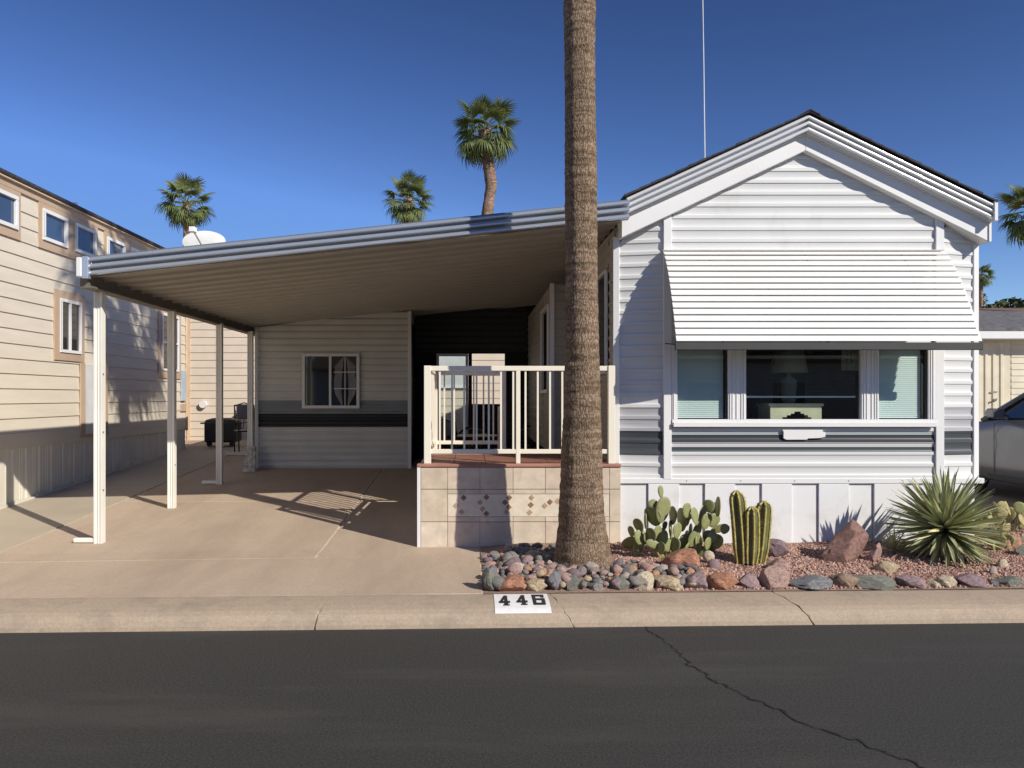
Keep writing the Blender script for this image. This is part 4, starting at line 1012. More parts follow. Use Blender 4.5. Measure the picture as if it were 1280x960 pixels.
# grey car nosed into the neighbour's driveway
car = thing('parked_car', 'dark grey car parked nose-in beside the home at the right edge', 'car', (7.9, 10.0, gz(0,10.0)-.02))
CY = -.36; cg = gz(0,10)+.03; CX = 7.9; hw = .90
def carring(y, zb, zbelt, wb, wbelt, ztop=None):
    return y, zb, zbelt, wb, wbelt
secs = [(7.75,.45,.90,.70,.72), (7.80,.30,1.02,.84,.84), (8.1,.26,1.08,.89,.88), (8.9,.24,1.10,.905,.875), (9.8,.24,1.10,.91,.87), (10.6,.24,1.08,.91,.865), (11.0,.24,1.04,.905,.85), (11.6,.26,.97,.90,.80), (12.1,.28,.88,.86,.72), (12.32,.36,.72,.72,.62), (12.36,.45,.62,.6,.55)]
mb = MB(); rings = []
for (y, zb, zt5, wb, wt) in secs:
    r = []
    hs = [(wb*.93, zb), (wb*.985, zb+.06), (wb, zb+(zt5-zb)*.25), (wb*1.0, zb+(zt5-zb)*.45), (wb*.985, zb+(zt5-zb)*.62), (wb*1.0, zb+(zt5-zb)*.72), (wt*1.005, zt5-.03), (wt*.95, zt5), (0, zt5+.03)]
    r = [(CX-a, y, cg+z) for a, z in hs] + [(CX+a, y, cg+z) for a, z in hs[::-1][1:]]
    rings.append(r)
mb.loft(rings); part('body', mb, M['carpaint'], car, smooth=True)
gs = [(7.95,1.08,1.12,.78,.74), (8.25,1.09,1.52,.84,.62), (8.8,1.10,1.60,.86,.64), (9.6,1.10,1.62,.86,.64), (10.05,1.10,1.54,.86,.64), (10.9,1.05,1.09,.84,.78)]
mb = MB(); mb.loft([[(CX-wb,y,cg+zb),(CX-wt,y,cg+zt5),(CX-wt*.5,y,cg+zt5+.02),(CX+wt*.5,y,cg+zt5+.02),(CX+wt,y,cg+zt5),(CX+wb,y,cg+zb)] for (y,zb,zt5,wb,wt) in gs]); part('windows', mb, M['darkglass'], car, smooth=False)
mb = MB()
mb.loft([[(CX-wt*1.02,y,cg+zt5-.01),(CX-wt*.8,y,cg+zt5+.035),(CX,y,cg+zt5+.05),(CX+wt*.8,y,cg+zt5+.035),(CX+wt*1.02,y,cg+zt5-.01)] for (y,zb,zt5,wb,wt) in gs[1:5]], caps=True); part('roof', mb, M['carpaint'], car)
for s_ in (-1, 1):
    for name, pts_ in (('pillar', [(10.98,1.05,.835),(10.05,1.56,.645)]), ('pillar', [(9.35,1.10,.87),(9.30,1.6,.645)]), ('pillar', [(8.0,1.08,.80),(8.28,1.54,.63)])):
        mb = MB(); mb.tube([(CX+s_*a, y, cg+z) for y, z, a in pts_], .032, 6); part(name, mb, M['carpaint'] if pts_[0][0] > 10 else M['black'], car)
    mb = MB(); mb.tube([(CX+s_*.86,10.45,cg+1.10),(CX+s_*.98,10.43,cg+1.15)], .03, 6); mir = part('wing_mirror', mb, M['carpaint'], car)
    mb = MB(); mb.loft([[(CX+s_*(.93+.01), y, cg+1.08+d), (CX+s_*(1.10-.02*d*8), y, cg+1.10+d), (CX+s_*(1.10), y, cg+1.22-d), (CX+s_*.93, y, cg+1.22-d)] for y, d in ((10.55,.045),(10.50,.0),(10.38,.0))]); part('mirror_housing', mb, M['carpaint'], mir, bevel=.012)
    mb = MB(); mb.box(CX+s_*.925-.012, CX+s_*.925+.012, 9.45, 9.62, cg+.86, cg+.885); part('door_handle', mb, M['black'], car, bevel=.006)
    mb = MB(); mb.box(CX+s_*.90-.02, CX+s_*.90+.02, 8.95, 10.75, cg+.30, cg+.34); part('sill_trim', mb, M['black'], car)
    for yw in (8.55, 11.35):
        mb = MB(); mb.tube([(CX+s_*.70,yw,cg+.335),(CX+s_*.925,yw,cg+.335)], .34, 28); wl = part('wheel', mb, M['tyre'], car, smooth=False)
        mb = MB(); mb.tube([(CX+s_*.90,yw,cg+.335),(CX+s_*.932,yw,cg+.335)], .23, 20); part('rim', mb, M['rim'], wl)
    mb = MB(); mb.box(CX+s_*.72-.1, CX+s_*.72+.1, 7.72, 7.80, cg+.78, cg+.93); part('tail_light', mb, M['tail'], car, bevel=.02)
for y in (10.62, 9.38):
    for s_ in (-1, 1):
        mb = MB(); mb.box(CX+s_*.915-.004, CX+s_*.915+.0, y, y+.008, cg+.36, cg+1.02); part('door_gap', mb, M['black'], car)

for o_ in [car]: o_.location.y += CY

# ================================================================== ACROSS THE STREET
for i, (x0, x1, col_, lab) in enumerate(((-24,-12,'cream','cream house across the street, left of the other two'), (-8.5,2.5,'shed','grey-white house straight across the street behind the viewer'), (6.5,18,'pinkish','beige house across the street, right of the other two'))):
    t = thing('street_house', lab, 'house', ((x0+x1)/2, -19, 0), group='houses across the street')
    mb = MB(); mb.box(x0, x1, -24, -15, -.05, 3.1); part('wall', mb, M[col_], t)
    mb = MB(); mb.loft([[(x0-.3,y,z) for y,z in ((-24.4,3.05),(-24.4,3.2),(-19.5,4.7),(-14.6,3.2),(-14.6,3.05))], [(x1+.3,y,z) for y,z in ((-24.4,3.05),(-24.4,3.2),(-19.5,4.7),(-14.6,3.2),(-14.6,3.05))]]); part('roof', mb, M['brownroof'], t)
    OF = Frame(x1, -15, -1, 0)
    for k in range(3): window(OF, t, 1.2+3.4*k, 2.6+3.4*k, 1.0, 2.3, w=.01)

# ================================================================== PALMS
def frond_mesh(name, seed, Lp=.8, Rf=.85, n=26, droop=.5, mats=('petiole','frond')):
    rnd = random.Random(seed); mb = MB()
    # petiole along +X
    hub = Vector((Lp,0,-.10*Lp)); mb.tube([(0,0,0),(Lp*.5,0,.01),tuple(hub)], [.028,.018,.012], 5, m=0)
    for k in range(n):
        a = R(-115 + 230*k/(n-1)) + rnd.uniform(-.03,.03); rl_ = Rf*(1-.28*abs(a)/2.0)*rnd.uniform(.88,1.05)
        d = Vector((math.cos(a), math.sin(a), 0)); wv = Vector((-math.sin(a), math.cos(a), 0))
        w0 = .030*Rf/.85*1.2; prev = None; sag = droop*rnd.uniform(.7,1.3)
        fold = .22*abs(math.sin(a))
        for i, t in enumerate((.0,.35,.65,.85,1.0)):
            z = fold*t*.3 - sag*rl_*t**2.6*.75 - (0.05*t)
            p = hub + d*rl_*(t - .25*sag*t**3) + Vector((0,0,z)); ww = w0*(.35,.95,.8,.45,.06)[i]
            l, c, r = p+wv*ww+Vector((0,0,-ww*.45)), p, p-wv*ww+Vector((0,0,-ww*.45))
            if prev:
                for (x0_, x1_, y1_, y0_) in ((prev[0],prev[1],c,l), (prev[1],prev[2],r,c)): mb.quad(x0_, x1_, y1_, y0_, m=1)
            prev = (l, c, r)
    return mb.mesh(name, [M[x] for x in mats], smooth=False)
FM = [frond_mesh('frond', 11), frond_mesh('frond', 12, .7, .95, 24, .8), frond_mesh('frond', 13, .9, .8, 26, .35), frond_mesh('frond', 14, .75, .9, 22, 1.0), frond_mesh('frond', 15, .8, .9, 24, .45, ('petiole','frond_y'))]
def crown(root, top, nf, sc, seed, emin=-50, emax=82):
    rnd = random.Random(seed)
    for k in range(nf):
        t = (k+.5)/nf; el = R(emax+(emin-emax)*t**.85 + rnd.uniform(-7,7)); az = k*2.39996+rnd.uniform(-.25,.25)
        me = FM[rnd.choice([0,2,4])] if t < .45 else FM[rnd.choice([0,1,3,1])]
        o = bpy.data.objects.new('frond', me); COL.objects.link(o); o.parent = root
        o.location = (top[0]+.08*sc*math.cos(az), top[1]+.08*sc*math.sin(az), top[2]-.35*t*sc); o.rotation_euler = (rnd.uniform(-.35,.35), -el, az); s_ = sc*rnd.uniform(.85,1.1); o.scale = (s_,)*3
def trunk_mesh(name, pts, rads, mt, n=14, rough=.0, seg=40, seed=0):
    mb = MB(); rings = []
    pts = [Vector(p) for p in pts]
    zs = [p.z for p in pts]
    for i in range(seg+1):
        z = zs[0]+(zs[-1]-zs[0])*i/seg
        for k in range(len(zs)-1):
            if zs[k] <= z <= zs[k+1]+1e-6: break
        t = (z-zs[k])/(zs[k+1]-zs[k]); c = pts[k].lerp(pts[k+1], t); r = rads[k]+(rads[k+1]-rads[k])*t
        ring = []
        for j in range(n):
            a = 2*math.pi*j/n; rr = r*(1+rough*(noise.noise(Vector((math.cos(a)*2.2, math.sin(a)*2.2, z*9+seed)))*1.2))
            ring.append((c.x+rr*math.cos(a), c.y+rr*math.sin(a), z))
        rings.append(ring)
    mb.loft(rings); return mb.mesh(name, mt, smooth=True)
def far_palm(x, y, Yd, crown_px, label, seed, nf=34, bend=0, emin=-50, rt=.17, lean=(0,0), tpx=None):
    """x,y: photo pixel of the crown's heart"""
    c = P(x, y, Yd); sc = crown_px*Yd/FPX/1.62
    gz_ = 1.35
    root = thing('fan_palm', label, 'palm tree', (c.x+lean[0], Yd, gz_), group='fan palms against the sky')
    h = c.z-gz_
    tr = trunk_mesh('trunk', [(0,0,0), (bend*.2,0,h*.4), (-lean[0]+bend,0,h*.8), (-lean[0],0,h)], [rt*1.15, rt*.9, rt, rt*1.15], M['bark_far'], n=12, rough=.16, seg=60, seed=seed)
    part('trunk', tr, None, root, local=True)
    crown(root, (-lean[0], 0, h+.05), nf, sc, seed, emin=emin)
    mb = MB(); rnd = random.Random(seed)
    for k in range(26):
        a = rnd.uniform(0,6.28); z = h-.5-rnd.uniform(0,.6*sc); mb.tube([(-lean[0]+rt*math.cos(a), rt*math.sin(a), z), (-lean[0]+(rt+.16)*math.cos(a), (rt+.16)*math.sin(a), z+.15)], [.03,.012], 4)
    part('frond_stubs', mb, M['dead'], root, local=True)
    return root
far_palm(233, 252, 34, 37, 'fan palm standing beyond the satellite dish, leftmost of the palms', 3, lean=(.0,0), rt=.13)
far_palm(510, 249, 32, 36, 'short fan palm just clearing the carport roof, left of the tallest distant palm', 4, rt=.17)
far_palm(606, 162, 27, 47, 'tallest distant fan palm, its shaggy trunk rising above the carport roof', 5, bend=.22, lean=(-.35,0), rt=.20, nf=36)
far_palm(1226, 345, 62, 17, 'small far fan palm just right of the home wall', 6, rt=.15)
far_palm(1292, 262, 30, 46, 'fan palm cut by the right edge of the picture', 8, rt=.17)
far_palm(1228, 374, 85, 8, 'tiny far fan palm low beside the home corner, below a larger one', 9, rt=.12, nf=20)

# the near palm: only its trunk is in the picture, the crown throws its shade on the left house
TX0, TY0 = 1.02, 7.0
np_ = thing('near_palm', 'thick grey-brown palm trunk rising from the river rocks in front of the porch', 'palm tree', (TX0, TY0, .15))
tp = [(712,730,40.5),(700,729.5,37),(685,729,34),(660,728,29.5),(640,727.5,28),(600,727.5,26),(560,727.5,25),(520,728,23),(480,728,22),(420,727.5,20.5),(360,727,19.8),(300,727,19.5),(240,726.5,19.3),(180,726,19),(120,725,18.8),(60,724.5,19.3),(0,724,20)]
cen = []; rad = []
for y, x, r in tp:
    c = P(x, y, TY0); lean = -.035*max(0, c.z-.3)
    Yd = TY0+lean; c = P(x, y, Yd); cen.append(Vector((c.x-TX0, Yd-TY0, c.z-.15))); rad.append(r*Yd/FPX)
cen.insert(0, Vector((cen[0].x, 0, -.10))); rad.insert(0, rad[0]*1.06)
ztop = 9.75-.15
cen.append(Vector((cen[-1].x-.03, -.2, 7.0))); rad.append(.15); cen.append(Vector((cen[-1].x, -.22, ztop))); rad.append(.17)
n_, seg = 120, 620; mb = MB(); rings = []
zs = [c.z for c in cen]
for i in range(seg+1):
    t_ = i/seg; z = zs[0] + (5.6-zs[0])*t_ if i < seg-20 else None
    if z is None: z = 5.6 - (5.6-zs[0])*20/seg + (ztop - 5.6+(5.6-zs[0])*20/seg)*(i-(seg-20))/20
    for k in range(len(zs)-1):
        if zs[k] <= z <= zs[k+1]+1e-6: break
    t = (z-zs[k])/(zs[k+1]-zs[k]); c = cen[k].lerp(cen[k+1], t); r = rad[k]+(rad[k+1]-rad[k])*t
    ring = []
    for j in range(n_):
        a = 2*math.pi*j/n_; ca, sa = math.cos(a), math.sin(a)
        wob = noise.noise(Vector((ca*1.5, sa*1.5, z*.7)))*.010
        rg = noise.noise(Vector((ca*.9, sa*.9, z*17)))*.0065 + noise.noise(Vector((ca*1.5, sa*1.5, z*55)))*.003
        fs = -abs(noise.noise(Vector((ca*11, sa*11, z*3.2))))*.006 - abs(noise.noise(Vector((ca*26, sa*26, z*14))))*.004
        rr = r+wob+rg+fs+.004
        ring.append((c.x+rr*ca, c.y+rr*sa, z))
    rings.append(ring)
mb.loft(rings); part('trunk', mb.mesh('trunk', M['bark'], smooth=True), None, np_, local=True)
rt_ = bpy.data.objects.new('tmp', None)
crown(np_, (cen[-1].x, cen[-1].y, ztop), 25, 1.15, 21, emin=-62)
for o in np_.children:
    pass

# ================================================================== ROCKS
ROCKC = {'grey': (.27,.25,.23), 'blue-grey': (.20,.20,.205), 'green-grey': (.20,.20,.165), 'pink': (.46,.30,.25), 'mauve': (.33,.23,.23), 'rust': (.42,.20,.12), 'orange': (.52,.29,.17), 'tan': (.52,.41,.26), 'cream': (.60,.50,.36), 'brown': (.32,.22,.15), 'purple': (.26,.18,.19), 'pale': (.50,.42,.36), 'red-brown': (.26,.145,.115)}
RM = {k: mat('rock_'+k.replace('-','_'), v, .8, var=.3, scale=9, bump=.7, bscale=45, coord='obj', blot=(tuple(x*.5 for x in v), 5, .48, .66)) for k, v in ROCKC.items()}
def rock_mesh(seed, sub=2, rugged=.22, facet=0):
    bm = bmesh.new(); bmesh.ops.create_icosphere(bm, subdivisions=sub, radius=1); rnd = random.Random(seed); off = Vector((seed*3.1, seed*1.7, 0))
    planes = [(Vector((rnd.gauss(0,1),rnd.gauss(0,1),rnd.gauss(0,1))).normalized(), rnd.uniform(.62,.9)) for _ in range(facet)]
    for v in bm.verts:
        d = v.co.normalized(); v.co = d*(1+rugged*noise.noise(d*1.3+off)*1.4+rugged*.4*noise.noise(d*3.5+off))
        for pn, pd in planes:
            q = v.co.dot(pn)
            if q > pd: v.co -= pn*(q-pd)*.92
    me = bpy.data.meshes.new('rock'); bm.to_mesh(me); bm.free()
    return me
SM = [rock_mesh(i, 2, .14, 3) for i in range(6)] + [rock_mesh(40+i, 2, .2, 7) for i in range(6)]; BM = [rock_mesh(20+i, 4, .28, 13) for i in range(8)]
JAG = rock_mesh(91, 4, .34, 20); JAG.materials.append(RM['grey'])
for v in JAG.vertices:
    z_ = v.co.z; v.co.x = v.co.x*(1-.42*z_) + .42*z_; v.co.z *= 1.05
for me in SM[:6]:
    for p in me.polygons: p.use_smooth = True
for me in BM: me.materials.append(RM['grey'])
for me in SM: me.materials.append(RM['grey'])
def rock(me, colour, c, r, rot, label, group=None, name='rock'):
    o = bpy.data.objects.new(name, me); COL.objects.link(o); o.location = c; o.scale = r; o.rotation_euler = rot
    o.material_slots[0].link = 'OBJECT'; o.material_slots[0].material = RM[colour]
    o['label'] = label; o['category'] = 'rock'
    if group: o['group'] = group
    return o
# the row of boulders along the kerb: (x0,x1,ytop,ybot,colour,label)
row = [(604,621,708,740,'green-grey','dark green-grey boulder at the left corner of the rock bed'),
 (621,655,720,739,'rust','rust-red boulder just above the house number, between green-grey and cream ones'),
 (657,684,723,740,'tan','yellow-tan pitted boulder above the right digit of the house number'),
 (684,703,715,740,'blue-grey','blue-grey angular boulder standing upright left of the palm trunk'),
 (703,728,722,740,'green-grey','flat-topped grey boulder in front of the palm trunk'),
 (735,757,725,739,'grey','rounded pale grey boulder just right below the palm trunk'),
 (758,790,721,738,'green-grey','dark grey wedge boulder right of the palm trunk, before the yellow one'),
 (792,819,715,738,'cream','pale yellow pitted boulder with its round top, right of the palm trunk'),
 (820,855,719,738,'tan','tan speckled boulder left of the square mauve boulder on the kerb'),
 (855,882,716,738,'mauve','squarish mauve boulder on the kerb below the prickly pear'),
 (884,922,714,738,'rust','broad rust-brown boulder on the kerb below the column cactus'),
 (922,950,719,738,'mauve','mauve mottled boulder on the kerb right of the column cactus'),
 (948,987,711,738,'pink','large slanting reddish-pink boulder on the kerb right of the column cactus'),
 (986,1038,719,738,'blue-grey','long low blue-grey boulder on the kerb, first of the two long ones'),
 (1040,1073,716,738,'brown','brown wedge boulder on the kerb between the two long grey ones'),
 (1066,1121,719,738,'green-grey','long low grey boulder on the kerb left of the yucca'),
 (1122,1159,719,738,'mauve','rounded mauve-grey boulder on the kerb below the left side of the yucca'),
 (1160,1172,727,738,'cream','small cream stone on the kerb, left of the tall cream one'),
 (1171,1194,719,738,'cream','tall cream boulder on the kerb under the yucca'),
 (1193,1233,719,738,'purple','broad purple-mauve boulder on the kerb under the right side of the yucca'),
 (1235,1247,727,738,'blue-grey','small blue-grey stone on the kerb near the right edge'),
 (1246,1276,720,738,'green-grey','green-grey boulder on the kerb at the right edge')]
for i, (x0, x1, yt, yb, col, lab) in enumerate(row):
    X = PXx((x0+x1)/2, 6.3); Yk = kt(X)+.115
    rx = (x1-x0)/2*Yk/FPX*1.13; zb4 = .11; zt6 = PZ(yt-1.5, Yk); rzz = (zt6-zb4)/2
    rock(BM[i % 8], col, (PXx((x0+x1)/2, Yk), Yk, (zb4+zt6)/2), (rx, min(.13, max(.08, rx*.8)), rzz*1.08), (0, random.uniform(-.15,.15), random.uniform(-.2,.2)), lab)
big = [(828,872,686,711,6.80,'rust','large rust-red rock in front of the prickly pear'),
 (885,900,699,713,6.75,'mauve','round mauve cobble between the red rock and the column cactus'),
 (879,893,688,700,6.95,'cream','small cream rock behind the round mauve cobble'),
 (956,985,671,695,7.25,'purple','purple-grey boulder behind the column cactus against the skirting'),
 (959,985,697,714,6.75,'pink','salmon-pink rock right of the column cactus foot'),
 (1029,1088,655,703,7.15,'red-brown','large jagged red-brown boulder striped by yucca shade'),
 (1086,1103,680,700,7.05,'pink','pinkish rock between the jagged boulder and the small dark yucca'),
 (1094,1120,700,717,6.70,'tan','tan angular rock left below the yucca'),
 (1248,1274,668,697,7.55,'orange','orange-red rock right of the yucca'),
 (1246,1261,699,720,6.85,'cream','upright oval cream stone right of the yucca'),
 (1268,1292,678,704,7.3,'green-grey','dark green-grey rock cut by the right edge'),
 (1236,1246,708,722,6.6,'pale','small pale stone left of the upright oval cream stone')]
for i, (x0, x1, yt, yb, Yk, col, lab) in enumerate(big):
    rx = (x1-x0)/2*Yk/FPX; zt6, zb4 = PZ(yt,Yk), PZ(yb,Yk)-.03
    rock(JAG if 'jagged' in lab else BM[(i*3+1) % 8] if 'cobble' not in lab and 'oval' not in lab else SM[1], col, (PXx((x0+x1)/2,Yk), Yk, (zt6+zb4)/2), (rx*1.1, rx*.85, (zt6-zb4)/2*1.1), (0, .0 if 'jagged' in lab else random.uniform(-.2,.2), random.uniform(-.6,.6)), lab)
# river cobbles, packed round the palm foot
rnd = random.Random(5); placed = []; cob = []; cobo = []
cols = ['grey','blue-grey','green-grey','pink','mauve','orange','tan','pale','purple','grey','pink','blue-grey']
def near(X, Y, r):
    for (a, b2, c) in placed:
        if (a-X)**2+(b2-Y)**2 < ((c+r)*.80)**2: return True
    return False
cnt = 0; tries = 0
while cnt < 260 and tries < 15000:
    tries += 1
    X = rnd.uniform(.12, 1.95); Y = rnd.uniform(kt(X)+.06, 7.60 if X < 1.3 else 6.95); r = rnd.choice([.026,.03,.034,.038,.045,.052,.062,.072])*rnd.uniform(.9,1.1)
    if X > 1.55 and Y > 6.85-(X-1.55)*.6: continue
    if X < .3 and Y > 7.35: continue
    if math.hypot(X-TX0, Y-TY0) < .29+r*.6 or near(X, Y, r): continue
    placed.append((X, Y, r)); cnt += 1
    col = rnd.choice(cols); size = 'large' if r > .05 else ('small' if r < .037 else 'mid-sized')
    where = ('left of' if X < .72 else ('in front of' if X < 1.3 else 'right of')); dist = 'by kerb' if Y < kt(X)+.4 else ('midway' if Y < 7.0 else 'by porch')
    mi_ = rnd.randrange(12); shape = 'round' if mi_ < 6 else 'angular'
    cob.append((X, size, shape, col, where, dist)); cobo.append(rock(SM[mi_], col, (X, Y, bedz(X,Y)+r*.42+(.03 if Y < 6.6 else 0)), (r*rnd.uniform(.95,1.35), r*rnd.uniform(.8,1.1), r*rnd.uniform(.6,.85)), (rnd.uniform(-.4,.4), rnd.uniform(-.4,.4), rnd.uniform(0,6)),
         '', 'river cobbles packed round the palm foot', 'cobble'))
bk = {}
for k_, o_ in zip(cob, cobo): bk.setdefault(k_[1:], []).append((k_[0], o_))
ORD = ['leftmost','second from left','third from left','fourth from left','fifth from left','sixth from left','seventh from left']
for k_, L_ in bk.items():
    L_.sort(key=lambda q: q[0])
    for i_, (_, o_) in enumerate(L_):
        o_['label'] = '%s %s %s cobble %s the trunk, %s' % (k_[0], k_[2], k_[1], k_[3], k_[4]) + ('' if len(L_) == 1 else ', ' + (ORD[i_] if i_ < 7 else 'near the right'))
# loose crushed gravel: nobody could count it
def gravel(name, label, region, n, seed, rmin, rmax, colm):
    rnd = random.Random(seed); mb = MB()
    for k in range(n):
        X, Y = region(rnd); r = rnd.uniform(rmin, rmax); z = bedz(X,Y)+r*.3; c = Vector((X,Y,z))
        ax = [Vector((rnd.gauss(0,1),rnd.gauss(0,1),rnd.gauss(0,1))).normalized() for _ in range(1)][0]; u_ = ax.orthogonal().normalized(); w2 = ax.cross(u_)
        vs = [c+ax*r*rnd.uniform(.6,1), c+u_*r*rnd.uniform(.7,1.1), c+w2*r*rnd.uniform(.7,1.1), c-u_*r*rnd.uniform(.7,1.1), c-w2*r*rnd.uniform(.7,1.1), c-ax*r*rnd.uniform(.6,1)]
        n0 = len(mb.v); mb.v += [tuple(v) for v in vs]; mi = rnd.randrange(len(colm))
        for f_ in ((0,1,2),(0,2,3),(0,3,4),(0,4,1),(5,2,1),(5,3,2),(5,4,3),(5,1,4)): mb.f.append(tuple(n0+q for q in f_)); mb.m.append(mi)
    me = bpy.data.meshes.new(name); me.from_pydata(mb.v, [], mb.f)
    for c_ in colm: me.materials.append(c_)
    for p_, k in zip(me.polygons, mb.m): p_.material_index = k
    o = part(name, me); o['kind'] = 'stuff'; o['label'] = label; o['category'] = 'gravel'; return o
GM = [mat('gravel_%d' % i, c, .85, var=.2, scale=30) for i, c in enumerate([(.46,.27,.20), (.38,.21,.16), (.55,.36,.28), (.30,.18,.14), (.48,.32,.26)])]
def reg(rnd):
    while True:
        X = rnd.uniform(1.3, 7.3); Y = rnd.uniform(kt(X)+.04, 7.82 if X < 5.22 else 9.6)
        if rnd.random() < (1 if Y < 7.85 else .5): return X, Y
gravel('red_gravel', 'crushed red-pink gravel covering the planting bed around the cacti', reg, 21000, 2, .008, .017, GM)

# ================================================================== CACTI AND YUCCA
def pad_mesh(name, seed):
    rnd = random.Random(seed); mb = MB(); rings = []
    N_ = 18
    # egg outline in XZ, thickness in Y; base at origin
    def outline(s): return [(math.sin(a)*(.5-.10*math.cos(a))*s*1.0, .5-.5*math.cos(a)*s) for a in [2*math.pi*k/N_ for k in range(N_)]]
    for s, y in ((.02,-.115),(.5,-.11),(.82,-.085),(.96,-.045),(1,0),(.96,.045),(.82,.085),(.5,.11),(.02,.115)):
        rings.append([(x, y*.9+.03*math.sin(z*3), z) for x, z in outline(s)])
    mb.loft(rings); me = mb.mesh(name, M['pad'], smooth=True)
    return me
PM = [pad_mesh('pad', 1)]
PMy = pad_mesh('pad', 2); PMy.materials.clear(); PMy.materials.append(M['pad_y'])
pc = P(838,695,7.2)
pear = thing('prickly_pear', 'spreading green prickly pear cactus between the palm trunk and the column cactus', 'cactus', (pc.x,7.2,.2))
rnd = random.Random(3)
zp = [(408,165,34,72,-5,20),(420,272,86,150,12,12),(362,238,56,55,-20,5),(362,310,74,120,-22,-48),(432,365,44,50,10,40),(232,400,54,62,-8,-60),(275,365,52,84,-18,-55),(318,335,50,92,0,82),
 (225,470,82,76,-50,-42),(290,440,74,100,-18,22),(325,437,42,62,0,30),(268,505,115,44,-82,15),(370,478,48,100,-68,10),(390,405,48,78,8,28),(412,430,55,95,2,-52),(478,305,60,104,2,-80),(468,392,60,112,-5,72),
 (506,395,60,92,6,36),(448,480,70,78,-2,20),(531,330,60,132,0,-80),(562,275,54,86,6,22),(560,335,44,62,0,25),(575,312,36,38,0,-45),(611,310,50,102,-12,34),(586,390,46,72,0,60),(552,462,90,92,32,12),
 (622,400,58,104,22,34),(656,300,52,112,14,44),(692,250,60,74,-6,-32),(726,272,54,84,5,-58),(749,252,62,112,2,85),(678,340,66,96,18,22),(722,335,76,82,24,14),(748,385,50,96,72,24),(786,385,46,58,20,-35),
 (690,432,66,74,10,-35),(702,470,56,102,20,26),(741,460,52,84,12,-52),(606,500,64,92,0,-40),(652,520,54,64,10,-30),(490,480,60,90,8,-60),(585,455,60,90,-4,-45),(350,420,50,80,-10,-50)]
zp += [(rnd.uniform(260,770), rnd.uniform(430,520), rnd.uniform(48,66), rnd.uniform(70,100), rnd.uniform(-35,35), rnd.uniform(-70,60)) for _ in range(16)]
for (zx, zy, w_, h_, ang, yaw) in zp:
    x, y = 740+zx/4.74, 580+zy/4.74; Yd = 7.22+rnd.uniform(-.16,.16)
    s_ = Yd/FPX/4.74; W = w_*s_/max(.35, abs(math.cos(R(yaw))))*1.05; W = min(W, h_*s_*.95 if h_ > w_ else W); H = h_*s_*1.08
    c = P(x, y, Yd); a = R(ang)
    o = part('pad', PM[0], None, pear, loc=(c.x-math.sin(a)*H/2, Yd, c.z-math.cos(a)*H/2))
    o.rotation_mode = 'XYZ'; o.matrix_basis = Matrix.Translation(o.location) @ Matrix.Rotation(a,4,'Y') @ Matrix.Rotation(R(yaw),4,'Z') @ Matrix.Diagonal((W, max(.10,W)*.8, H, 1))
mb = MB()
for k in range(3):
    a = rnd.uniform(-.2,.2); mb.tube([(pc.x+a*.5, 7.25, .17), (pc.x+a*1.0, 7.25, .30)], [.045,.04], 7)
part('stem', mb, M['pad'], pear)
# small prickly pears at the right
for name_lab, cx_, cy_, Yd, n_p, sp in (('low yellowish prickly pear behind the yucca, right of the home corner', 1236, 648, 8.0, 15, 22), ('yellow-green prickly pear at the right edge behind the orange rock', 1276, 648, 8.3, 12, 14), ('patch of low yellowish prickly pear just right of the yucca leaves', 1252, 672, 7.5, 8, 12)):
    c = P(cx_, cy_+16, Yd); t = thing('prickly_pear', name_lab, 'cactus', (c.x, Yd, c.z), group='low prickly pears at the right edge')
    for k in range(n_p):
        x = cx_+rnd.uniform(-sp,sp); y = cy_+rnd.uniform(-16,14); Yk = Yd+rnd.uniform(-.2,.2); p_ = P(x, y, Yk); H = rnd.uniform(.10,.17); a = rnd.uniform(-.6,.6)
        o = part('pad', PMy if rnd.random() < .7 else PM[0], None, t, loc=tuple(p_))
        o.matrix_basis = Matrix.Translation((p_.x, Yk, p_.z-H/2)) @ Matrix.Rotation(a,4,'Y') @ Matrix.Rotation(rnd.uniform(-1.3,1.3),4,'Z') @ Matrix.Diagonal((H*.85, H*.75, H, 1))
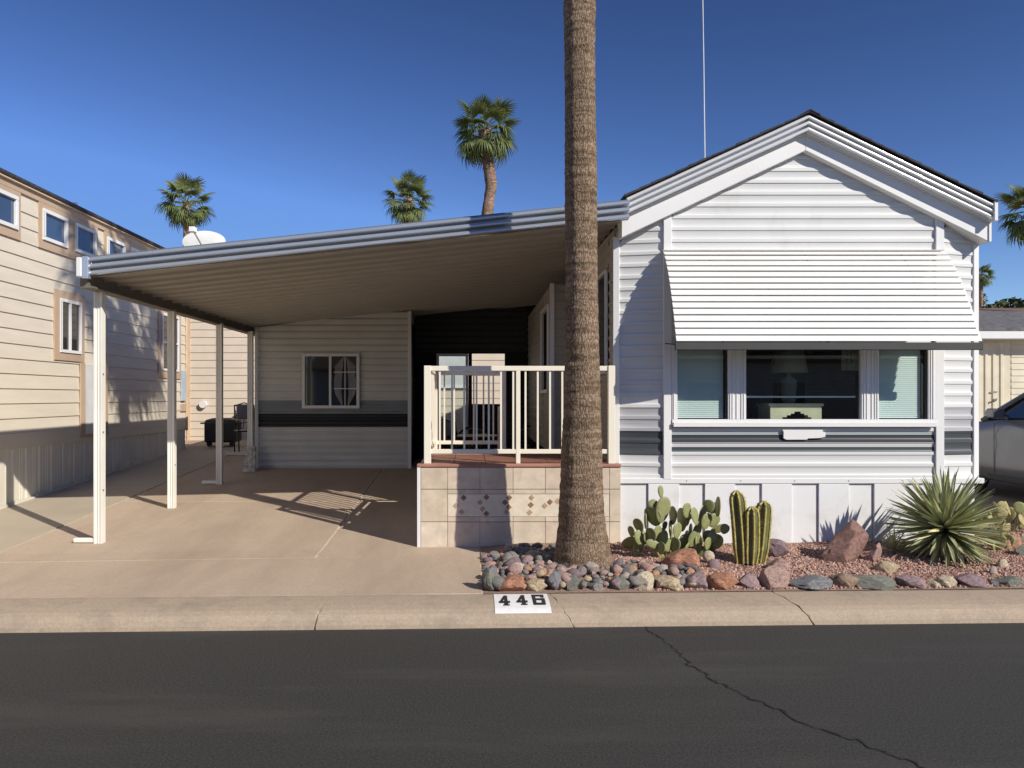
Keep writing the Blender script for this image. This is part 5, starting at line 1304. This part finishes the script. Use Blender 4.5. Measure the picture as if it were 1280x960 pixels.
# column cactus
cc = thing('column_cactus', 'three-stemmed golden-ribbed column cactus in front of the white skirting', 'cactus', (PXx(938,6.98), 6.98, .19))
for (xb_, yb5, xt_, yt_, w_, Yd) in ((927.5,703,920.5,614,16.5,6.98), (939.5,704,940,634,14.5,6.93), (948,704,955,627,17,6.99)):
    a = P(xb_,yb5,Yd); b2 = P(xt_,yt_,Yd); r = w_/2*Yd/FPX; NR = 6; mb = MB(); rings = []; hs = 22
    for i in range(hs+1):
        t = i/hs; c = a.lerp(b2, t); c.x += .006*math.sin(t*3)
        rr = r*(.80+.25*min(1,t*4) if t < .25 else 1.02)*(1 if t < .85 else math.sqrt(max(.01, 1-((t-.85)/.15)**2*.97)))
        ring = []
        for j in range(NR*4):
            an = 2*math.pi*j/(NR*4)+.45; q = j % 4; m_ = (1.06, .86, .70, .86)[q]
            ring.append((c.x+rr*m_*math.cos(an), c.y+rr*m_*math.sin(an), c.z))
        rings.append(ring)
    n0 = len(mb.f); mb.loft(rings)
    st = part('stem', mb, M['cactus'], cc, smooth=False)
    rb_ = MB()
    for j in range(NR):
        rb_.tube([Vector(rings[i][j*4])+(Vector(rings[i][j*4])-a.lerp(b2,i/hs))*.02 for i in range(0,hs+1)], .0100, 5)
    part('rib', rb_, M['cactus_rib'], st)
    sp_ = MB()
    for j in range(NR):
        for i in range(1, hs+1):
            for q in range(5):
                p0 = Vector(rings[i][j*4]); o_ = (p0-a.lerp(b2,i/hs)); o_.z = 0; o_ = o_.normalized() if o_.length > 1e-4 else Vector((0,0,1))
                d = (o_+Vector((rnd.gauss(0,.7),rnd.gauss(0,.7),rnd.gauss(0,.8)+(.5 if i > hs-3 else 0)))).normalized()*rnd.uniform(.014,.046); e = d.orthogonal().normalized()*.0009
                sp_.quad(p0-e, p0+e, p0+d+e*.2, p0+d-e*.2)
    part('spines', sp_, M['spine'], st, stuff=True)
# yucca
def leaf_mesh(seed, mt):
    mb = MB(); rnd = random.Random(seed); prev = None; cv = rnd.uniform(-.03,.09)
    for t, w_ in ((0,.5),(.15,.75),(.4,1),(.7,.75),(.88,.42),(1,.03)):
        p = Vector((t, 0, -cv*t*t)); hw = .043*w_
        l, c, r = p+Vector((0,hw,.012*w_)), p-Vector((0,0,.004)), p+Vector((0,-hw,.012*w_))
        if prev:
            mb.quad(prev[0],prev[1],c,l); mb.quad(prev[1],prev[2],r,c)
        prev = (l,c,r)
    return mb.mesh('leaf', mt)
LM = [leaf_mesh(i, M['yucca']) for i in range(4)] + [leaf_mesh(9+i, M['yucca_y']) for i in range(2)]
def yucca(cx, cy, cz, Lf, n, label, seed, emin=-42, ground=.2, sc=1):
    rnd = random.Random(seed); t = thing('yucca', label, 'yucca', (cx,cy,ground))
    mb = MB(); mb.tube([(cx,cy,ground-.05),(cx,cy,cz-.02)], [.09*sc,.07*sc], 10); part('stem', mb, M['dead'], t)
    for k in range(n):
        q = (k+.5)/n; el = math.asin(1-q*(1-math.sin(R(emin)))) ; az = k*2.39996+rnd.uniform(-.2,.2); el += rnd.uniform(-.08,.08)
        L_ = Lf*rnd.uniform(.86,1.08)*(1 if el > -.2 else .85); o = part('leaf', rnd.choice(LM), None, t)
        o.matrix_basis = Matrix.Translation((cx,cy,cz+.05*math.sin(el))) @ Matrix.Rotation(az,4,'Z') @ Matrix.Rotation(-el,4,'Y') @ Matrix.Rotation(rnd.uniform(-.5,.5),4,'X') @ Matrix.Diagonal((L_, Lf*.98, Lf, 1))
    mb = MB()
    for k in range(110):
        a = rnd.uniform(0,6.28); r0 = .05; r1 = rnd.uniform(.12,.30)*sc; z0 = cz-rnd.uniform(.05,.12)*sc
        p0 = Vector((cx+r0*math.cos(a),cy+r0*math.sin(a),z0)); p1 = Vector((cx+r1*math.cos(a),cy+r1*math.sin(a),max(ground+.01, z0-rnd.uniform(.1,.22)*sc))); e = Vector((-math.sin(a),math.cos(a),0))*.007
        mb.quad(p0-e,p0+e,p1+e*.3,p1-e*.3)
    part('dead_leaves', mb, M['dead'], t, stuff=True)
yc = P(1181,663,7.18)
yucca(yc.x, 7.18, yc.z, .54, 290, 'large spiky grey-green yucca at the right end of the planting bed', 5)
y2 = P(1118,692,7.35)
yucca(y2.x, 7.35, y2.z, .24, 60, 'small dark spiky yucca in the shade left of the large yucca', 6, sc=.5)
